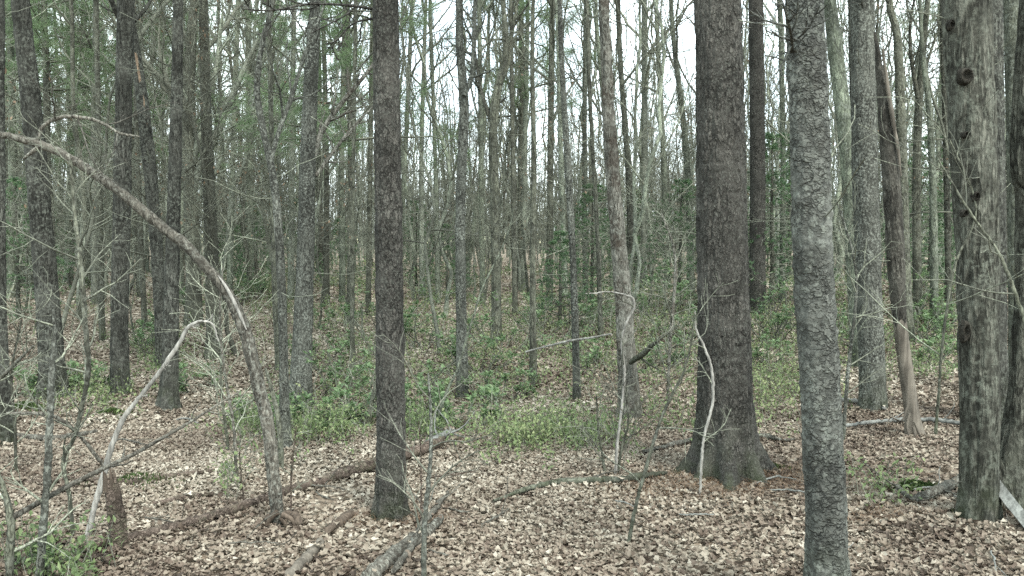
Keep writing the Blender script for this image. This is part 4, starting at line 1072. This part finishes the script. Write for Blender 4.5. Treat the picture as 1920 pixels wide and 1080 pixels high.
stick("dead_branch", "dark broken limb leaning against the foot of the pale flaking trunk", "dead branch", [(1176, 684, 10), (1190, 674, 11), (1205, 664, 12), (1220, 650, 10), (1236, 638, 5)], BARK_FAR[1], Y=(7.75, 7.3), seed=45, twigs=3, foot=False)

# ------------------------------------------------------------------ fallen logs and branches lying on the litter
LYING = []
def lying(name, label, cat, pts, mat, k=12, seed=0, lift=0.35, group=None, twigs=0, n=None, amp=0.004):
    pp = []
    for (px, py, w) in pts:
        g = at(px, py); r = w * 0.5 * g[1] / F_PX
        pp.append((g[0], g[1], float(ground_h(g[0], g[1])) + r * max(lift, 0.45) + (0.030 if r < 0.022 else 0.014), r))
    a = spline(np.array(pp), n or 12 * len(pts))
    if cat != 'twig': LYING.append(a.copy())
    c = a[len(a) // 2, :3].copy(); c[2] = float(ground_h(c[0], c[1]))
    a[:, :3] -= c
    rng = np.random.default_rng(seed + 9000)
    a[:, 3] *= 0.88 + 0.24 * vnoise(np.stack([np.arange(len(a)) * 0.37, np.zeros(len(a)), np.zeros(len(a))], -1), seed)
    a[:, :3] += rng.normal(0, amp, (len(a), 3)) * 0.6
    mb = MB()
    V, q = tubes(a[None, :, :3], a[None, :, 3], k); C = np.repeat(a[:, :3], k, 0)
    V = C + (V - C) * (0.72 + 0.5 * vnoise((V + c) * 28, seed))[:, None]
    mb.add(V, q)
    for s, e in ((slice(0, k), 0), (slice(-k, None), -1)):
        cc = np.vstack([V[s], a[e, :3]])
        mb.add(cc, [((i + 1) % k, i, k) if e == 0 else (i, (i + 1) % k, k) for i in range(k)])
    if twigs:
        l, r = grow(rng, a[None, :, :3], a[None, :, 3], twigs, 0.15, 1.0, (30, 70), lambda t: rng.uniform(.12, .4) + 0 * t, 6, 0.4, 0.0025, 0.06, 0.16)
        V, q = tubes(l, r, 4); mb.add(V, q)
    o = mb.build(name, [mat], loc=c)
    tag(o, label, cat, group)
    return o
lying("fallen_log", "long reddish rotting log lying across the left and under the narrow pine", "fallen log", [(150, 1046, 15), (230, 1024, 16), (310, 1004, 17), (400, 978, 17), (470, 956, 17), (560, 926, 18), (640, 902, 20), (700, 884, 22), (770, 862, 22), (820, 842, 20), (850, 800, 13)], BARK_LOG, k=20, seed=1, n=220, lift=1.0)
lying("fallen_branch", "grey forked branch end standing off the far tip of the fallen log", "dead branch", [(800, 850, 14), (830, 832, 13), (850, 822, 9)], WOOD_GREY, seed=2, twigs=5, lift=2.0)
lying("fallen_branch", "long thin curved branch lying on the leaves before the crooked white stem", "dead branch", [(925, 950, 5), (985, 930, 10), (1040, 914, 13), (1090, 911, 14), (1150, 910, 15), (1205, 905, 12), (1250, 898, 7)], BARK_FAR[1], seed=3, lift=0.9)
lying("fallen_branch", "thick lichened broken branch in the bottom centre", "dead branch", [(690, 1100, 30), (730, 1062, 29), (770, 1030, 26), (800, 1010, 24), (828, 985, 13)], BARK_DEAD, k=18, seed=4, lift=0.7, twigs=3)
lying("fallen_branch", "dark thin branch beside the thick lichened one", "dead branch", [(738, 1095, 13), (770, 1050, 13), (790, 1010, 13), (815, 975, 11), (840, 938, 7)], BARK_DEAD, seed=5, lift=2.2, twigs=4)
lying("fallen_branch", "short pale chunk of branch lying left of the bottom centre", "dead branch", [(545, 1088, 20), (575, 1056, 21), (598, 1032, 18), (602, 1024, 9)], WOOD_TAN, k=14, seed=6, lift=0.6)
lying("fallen_branch", "short dark chunk of wood below the narrow pine's left foot", "dead branch", [(615, 1008, 14), (635, 990, 19), (656, 974, 18)], WOOD_BROWN, k=14, seed=7, lift=0.6)
lying("fallen_branch", "dark curved branch touching the broad pine's left foot", "dead branch", [(1205, 856, 6), (1250, 846, 9), (1290, 836, 9), (1310, 828, 7)], BARK_DEAD, seed=8, lift=0.7)
lying("fallen_branch", "dark stub lying right of the broad pine's foot", "dead branch", [(1415, 826, 9), (1440, 828, 10), (1470, 834, 5), (1500, 828, 4)], BARK_DEAD, seed=9, lift=0.7)
lying("fallen_branch", "long pale pole lying on the leaves left of the big plated twin", "dead branch", [(1570, 812, 6), (1640, 804, 7), (1700, 800, 8), (1760, 802, 8), (1830, 812, 9), (1915, 822, 9)], WOOD_GREY, seed=10, lift=2.0, twigs=4)
lying("fallen_branch", "short bleached stick behind the long pale pole", "dead branch", [(1565, 760, 8), (1600, 761, 9), (1632, 766, 9), (1660, 776, 6)], WOOD_WHITE, seed=11, lift=1.5)
lying("fallen_branch", "thick brown branch lying against the big plated twin's left foot", "dead branch", [(1712, 948, 16), (1745, 938, 20), (1780, 922, 20), (1815, 902, 18)], BARK_DEAD, k=16, seed=12, lift=0.8)
lying("fallen_branch", "thin forked stick near the moss left of the big plated twin", "dead branch", [(1680, 920, 7), (1700, 942, 9), (1722, 952, 7)], BARK_DEAD, seed=13, lift=0.8, twigs=3)
ln = np.vstack([trace([p], y_) for p, y_ in (((1856, 895, 24), 4.62), ((1866, 908, 27), 4.60), ((1885, 930, 28), 4.54), ((1905, 955, 28), 4.46), ((1935, 992, 29), 4.36))])
sl = root_at("bark_slab", ln[0, :3], "weathered grey slab leaning from the big plated twin down to the right edge", "wood slab"); ln[:, :3] -= ln[0, :3].copy()
mb = MB(); trunk_skin(mb, ln, 4, 0.05)
mb.V[0][:, 1] *= 1.0
mb.build("plank", [WOOD_GREY], sl, smooth=False)
lying("fallen_branch", "dark curved log at the left edge behind the forked sapling", "dead branch", [(10, 822, 10), (50, 828, 13), (100, 830, 13), (140, 824, 11), (182, 816, 6)], BARK_DEAD, seed=15, lift=0.8)
lying("fallen_branch", "thin long log across the left behind the stump", "dead branch", [(15, 918, 7), (80, 912, 8), (150, 908, 10), (240, 912, 14), (310, 903, 13), (400, 892, 7)], BARK_LOG, seed=16, lift=0.7)
lying("fallen_branch", "rotten half buried branch left of the arched stem foot", "dead branch", [(290, 955, 8), (340, 945, 11), (400, 936, 8)], BARK_LOG, seed=17, lift=0.4)
lying("fallen_branch", "dark rotten chunk at the very foot of the arched stem", "dead branch", [(500, 985, 18), (525, 980, 24), (550, 978, 22), (560, 990, 14)], WOOD_BROWN, k=14, seed=18, lift=0.6)
# loose twigs scattered on the leaves
rng = np.random.default_rng(19)
tw = 0
while tw < 34:
    px, py = rng.uniform(40, 1900), rng.uniform(780, 1070)
    a = rng.normal(0, 0.5); Lp = rng.uniform(35, 110)
    g0 = at(px, py)
    o = lying("fallen_twig", "x", "twig", [(px - Lp * .5 * math.cos(a), py - 20 * math.sin(a), 3), (px, py + rng.normal(0, 4), 4), (px + Lp * .5 * math.cos(a), py + 20 * math.sin(a), 2)], [BARK_DEAD, WOOD_GREY, BARK_LOG][tw % 3], k=6, seed=50 + tw, lift=2.5, twigs=int(rng.integers(0, 3)), n=14)
    later(o, ["lichened brown twig", "grey twig", "reddish twig"][tw % 3] + " on the leaves", px, g0[1], "loose twigs on the leaf litter")
    tw += 1

# ------------------------------------------------------------------ leaf litter: dry oak leaves lying over the soil
def litter(mb, rng, n, y0, y1, size, rows, spread, zmax, bias=0.0):
    y = np.sqrt(rng.uniform(y0 * y0, y1 * y1, n)); x = rng.uniform(-1, 1, n) * (0.62 * y + spread)
    den = vnoise(np.stack([x * 0.9, y * 0.9, 0 * x], -1), 31)      # thin streaks where the soil shows
    keep = rng.random(n) < np.clip(1.9 * den - 0.05 + 0.5 * vnoise(np.stack([x * 3.1, y * 3.1, 0 * x], -1), 35), 0.12, 1)
    x, y = x[keep], y[keep]
    litter_at(mb, rng, x, y, ground_h(x, y) + rng.uniform(0.006, zmax, len(x)), size, rows, bias=bias)
def litter_at(mb, rng, x, y, z, size, rows, tilt=0.24, bias=0.0):
    n = len(x)
    L = size * rng.uniform(0.6, 1.25, n); w = L * rng.uniform(0.26, 0.40, n)
    s = np.linspace(-1, 1, rows)
    prof = np.sqrt(np.clip(1 - s * s, 0, 1)) * (0.85 + 0.15 * s)
    lobes = 1 + 0.42 * np.cos(s[None, :] * (rng.uniform(6, 9, n))[:, None] + rng.uniform(0, 6, n)[:, None]) if rows > 4 else 1 + 0.2 * rng.random((n, rows))
    wid = w[:, None] * prof[None] * lobes + 0.002
    curl = rng.normal(0.10, 0.22, n)[:, None] * L[:, None]; fold = rng.normal(0.22, 0.42, n)[:, None]
    tw_ = rng.normal(0, 0.5, n)[:, None] * s[None]
    along = s[None] * L[:, None] * 0.5 * np.ones((n, 1))
    mid = np.stack([along, np.zeros_like(along), curl * (s[None] ** 2)], -1)
    out = []
    for sg in (-1, 1):
        out.append(np.stack([along, sg * wid * np.cos(tw_), curl * (s[None] ** 2) + wid * fold + sg * wid * np.sin(tw_)], -1))
    V = np.stack([out[0], mid, out[1]], 2)            # n, rows, 3, 3
    yaw = rng.uniform(0, 6.28, n); t1 = rng.normal(0, tilt, n); t2 = rng.normal(0, tilt, n)
    cz, sz = np.cos(yaw), np.sin(yaw)
    R = np.zeros((n, 3, 3))
    Rz = np.zeros((n, 3, 3)); Rz[:, 0, 0] = cz; Rz[:, 0, 1] = -sz; Rz[:, 1, 0] = sz; Rz[:, 1, 1] = cz; Rz[:, 2, 2] = 1
    Rx = np.zeros((n, 3, 3)); Rx[:, 0, 0] = 1; Rx[:, 1, 1] = np.cos(t1); Rx[:, 1, 2] = -np.sin(t1); Rx[:, 2, 1] = np.sin(t1); Rx[:, 2, 2] = np.cos(t1)
    Ry = np.zeros((n, 3, 3)); Ry[:, 1, 1] = 1; Ry[:, 0, 0] = np.cos(t2); Ry[:, 0, 2] = np.sin(t2); Ry[:, 2, 0] = -np.sin(t2); Ry[:, 2, 2] = np.cos(t2)
    R = Rz @ Rx @ Ry
    V = np.einsum('nij,nrcj->nrci', R, V)
    c = np.stack([x, y, z], -1)
    V = V + c[:, None, None]
    gi = np.arange(n * rows * 3).reshape(n, rows, 3)
    F = np.stack([gi[:, :-1, :-1], gi[:, :-1, 1:], gi[:, 1:, 1:], gi[:, 1:, :-1]], -1).reshape(-1, 4)
    zone = vnoise(np.stack([x * 0.5, y * 0.5, 0 * x], -1), 33)
    zone2 = vnoise(np.stack([x * 2.3, y * 2.3, 0 * x], -1), 37)
    tone = np.clip(bias + rng.beta(2.5, 2.3, n) + (zone - 0.5) * 0.3 + (zone2 - 0.5) * 0.4, 0, 1)
    mb.add(V.reshape(-1, 3), F, 0, np.repeat(tone, rows * 3))
rng = np.random.default_rng(81)
mb = MB()
litter(mb, rng, 135000, 2.6, 8.0, 0.042, 6, 1.2, 0.022)
for a_ in LYING:                                   # leaves caught on and drifted against the fallen wood
    L_ = np.linalg.norm(np.diff(a_[:, :3], axis=0), axis=1).sum(); n_ = int(70 * L_)
    k_ = rng.integers(0, len(a_), n_); off = rng.normal(0, 1.5, n_); r_ = a_[k_, 3]
    dx = np.gradient(a_[:, 0])[k_]; dy = np.gradient(a_[:, 1])[k_]; l_ = np.hypot(dx, dy) + 1e-6
    x_ = a_[k_, 0] - dy / l_ * off * r_; y_ = a_[k_, 1] + dx / l_ * off * r_
    z_ = np.where(np.abs(off) < 1, a_[k_, 2] + r_ * np.sqrt(np.clip(1 - off * off, 0, 1)) + 0.004, ground_h(x_, y_) + 0.03)
    sel = (np.abs(off) > 1.1) | (rng.random(n_) < 0.16)
    litter_at(mb, rng, x_[sel], y_[sel], z_[sel], 0.045, 6, 0.3)
for (px_, Y_, lab_, bx_, rr_) in TRACED:           # leaves piled round the feet of the near trees
    if Y_ < 11:
        n_ = int(260 * rr_ / 0.1); a_ = rng.uniform(0, 6.28, n_); d_ = rr_ * (1.25 + np.abs(rng.normal(0, 0.5, n_))) + 0.02
        x_ = bx_ + np.cos(a_) * d_; y_ = Y_ + np.sin(a_) * d_
        litter_at(mb, rng, x_, y_, ground_h(x_, y_) + rng.uniform(0.015, 0.06, n_) * np.exp(-(d_ - rr_) * 6), 0.045, 6, 0.45)
litter(mb, rng, 70000, 2.6, 9.0, 0.022, 3, 1.2, 0.034)
litter(mb, rng, 110000, 8.0, 16.0, 0.058, 4, 1.5, 0.03, 0.10)
litter(mb, rng, 52000, 16.0, 42.0, 0.12, 3, 2.0, 0.05, 0.22)
tag(mb.build("leaf_litter", [LITTER], smooth=False, tone=True), "pale dry oak leaves carpeting the forest floor", "leaf litter", kind="stuff")

# orange needle mat round the broad pine, moss by the roots
rng = np.random.default_rng(91)
mb = MB()
for (px, py, sx, n) in ((1366, 905, 0.42, 5500), (733, 985, 0.2, 600), (1640, 975, 0.15, 400)):
    g = at(px, py)
    xy = g[:2] + rng.normal(0, sx, (n, 2)) * np.array([1, 0.45])
    a = rng.uniform(0, 6.28, n); L = rng.uniform(0.03, 0.07, n); z = ground_h(xy[:, 0], xy[:, 1]) + rng.uniform(0.02, 0.05, n)
    c = np.stack([xy[:, 0], xy[:, 1], z], -1); d = np.stack([np.cos(a), np.sin(a), rng.normal(0, .25, n)], -1); s = np.stack([-np.sin(a), np.cos(a), 0 * a], -1)
    V = np.stack([c - s * 0.0012, c + s * 0.0012, c + d * L[:, None]], 1).reshape(-1, 3)
    mb.add(V, np.arange(len(V)).reshape(-1, 3), 0, np.repeat(rng.random(n), 3))
tag(mb.build("needle_mat", [DUFF], smooth=False, tone=True), "rusty fallen needles spread round the broad pine's foot", "fallen needles", kind="stuff")
mb = MB()
for (px, py, sx, n) in ((1712, 920, 0.05, 900), (1446, 884, 0.035, 600), (210, 778, 0.06, 600), (1840, 968, 0.05, 500), (45, 770, 0.1, 900), (255, 915, 0.12, 220), (570, 765, .08, 700)):
    g = at(px, py)
    xy = g[:2] + rng.normal(0, sx, (n, 2)) * np.array([1.2, 0.6]); rr = np.linalg.norm((xy - g[:2]) / sx, axis=1)
    z = ground_h(xy[:, 0], xy[:, 1]) + 0.02 + 0.6 * sx * np.exp(-rr * rr * .6)
    c = np.stack([xy[:, 0], xy[:, 1], z], -1); d = norm(rng.normal(0, .6, (n, 3)) + np.array([0, 0, 1.0])); s = norm(np.cross(d, rng.normal(0, 1, (n, 3))))
    V = np.stack([c - s * 0.006, c + s * 0.006, c + d * 0.025], 1).reshape(-1, 3)
    mb.add(V, np.arange(len(V)).reshape(-1, 3), 0, np.repeat(rng.random(n), 3))
tag(mb.build("moss", [MOSS], smooth=False, tone=True), "small dark green moss cushions by the roots and stones", "moss", kind="stuff")

# ------------------------------------------------------------------ the far wood, one mass
rng = np.random.default_rng(101)
lows = []
for s in range(6):
    r_ = np.random.default_rng(700 + s); m2 = MB()
    H = r_.uniform(11, 16); p, r = trunk_line(r_, H, r_.uniform(0.04, 0.10), n=10, lean=0.03, crook=0.025)
    V, q = tubes(p[None], r[None], 5); m2.add(V, q)
    l1, r1 = grow(r_, p[None], r[None], 18, 0.22, 0.97, (25, 60), lambda t: H * 0.22 * (1.2 - 0.85 * t), 5, 0.5, 0.009, 0.12, 0.13); V, q = tubes(l1, r1, 3); m2.add(V, q)
    l2, r2 = grow(r_, l1, r1, 5, 0.2, 0.98, (25, 60), (0.3, 0.6), 3, 0.6, 0.005, 0.08, 0.15); V, q = tubes(l2, r2, 3); m2.add(V, q)
    lows.append((np.concatenate(m2.V), np.concatenate(m2.F)))
mb = MB()
n_far = 0
while n_far < 210:
    y = math.sqrt(rng.uniform(54 ** 2, 108 ** 2)); x = rng.uniform(-1, 1) * 0.68 * y
    V, F = lows[int(rng.integers(0, 6))]
    a = rng.uniform(0, 6.28); sc = rng.uniform(0.8, 1.3)
    R = np.array([[math.cos(a), -math.sin(a), 0], [math.sin(a), math.cos(a), 0], [0, 0, 1.0]])
    mb.add((V * sc) @ R.T + np.array([x, y, float(ground_h(x, y)) - 0.1]), F, int(rng.choice(3, p=[.35, .2, .45])))
    n_far += 1
brush = []
for s in range(5):
    r_ = np.random.default_rng(740 + s); m2 = MB()
    H = r_.uniform(4, 8); p, r = trunk_line(r_, H, r_.uniform(0.02, 0.045), n=8, lean=0.07, crook=0.04)
    V, q = tubes(p[None], r[None], 4); m2.add(V, q)
    l1, r1 = grow(r_, p[None], r[None], 14, 0.12, 0.97, (30, 65), lambda t: H * 0.26 * (1.2 - 0.8 * t), 4, 0.5, 0.006, 0.1, 0.15); V, q = tubes(l1, r1, 3); m2.add(V, q)
    l2, r2 = grow(r_, l1, r1, 5, 0.2, 0.98, (25, 60), (0.35, 0.6), 3, 0.6, 0.004, 0.06, 0.15); V, q = tubes(l2, r2, 3); m2.add(V, q)
    brush.append((np.concatenate(m2.V), np.concatenate(m2.F)))
for i in range(1800):
    if i < 1500: y = math.sqrt(rng.uniform(30 ** 2, 95 ** 2)); sc = rng.uniform(0.7, 1.3)
    else: y = rng.uniform(150, 210); sc = rng.uniform(1.6, 2.6)
    x = rng.uniform(-1, 1) * 0.68 * y
    V, F = brush[int(rng.integers(0, 5))]
    a = rng.uniform(0, 6.28)
    R = np.array([[math.cos(a), -math.sin(a), 0], [math.sin(a), math.cos(a), 0], [0, 0, 1.0]])
    mb.add((V * sc) @ R.T + np.array([x, y, float(ground_h(x, y)) - 0.1]), F, int(rng.choice(3, p=[.35, .15, .5])))
tag(mb.build("distant_woods", BARK_FAR), "mass of bare grey trunks filling the far wood", "far woods", kind="stuff")

# ------------------------------------------------------------------ thin damp air between the trunks
HAZE = 0.0
if HAZE:
    hm = bpy.data.materials.new("haze"); hm.use_nodes = True
    hm.node_tree.nodes.clear()
    ho = hm.node_tree.nodes.new("ShaderNodeOutputMaterial"); hv = hm.node_tree.nodes.new("ShaderNodeVolumePrincipled")
    hv.inputs["Color"].default_value = (0.86, 0.92, 0.93, 1); hv.inputs["Density"].default_value = HAZE; hv.inputs["Anisotropy"].default_value = 0.2
    hm.node_tree.links.new(hv.outputs[0], ho.inputs["Volume"])
    mb = MB()
    x0, x1, y0, y1, z0, z1 = -440, 440, -80, 720, -2.5, 27
    mb.add([(x0, y0, z0), (x1, y0, z0), (x1, y1, z0), (x0, y1, z0), (x0, y0, z1), (x1, y0, z1), (x1, y1, z1), (x0, y1, z1)],
           [(3, 2, 1, 0), (4, 5, 6, 7), (0, 1, 5, 4), (1, 2, 6, 5), (2, 3, 7, 6), (3, 0, 4, 7)])
    tag(mb.build("haze", hm, smooth=False), kind="stuff")

write_labels()
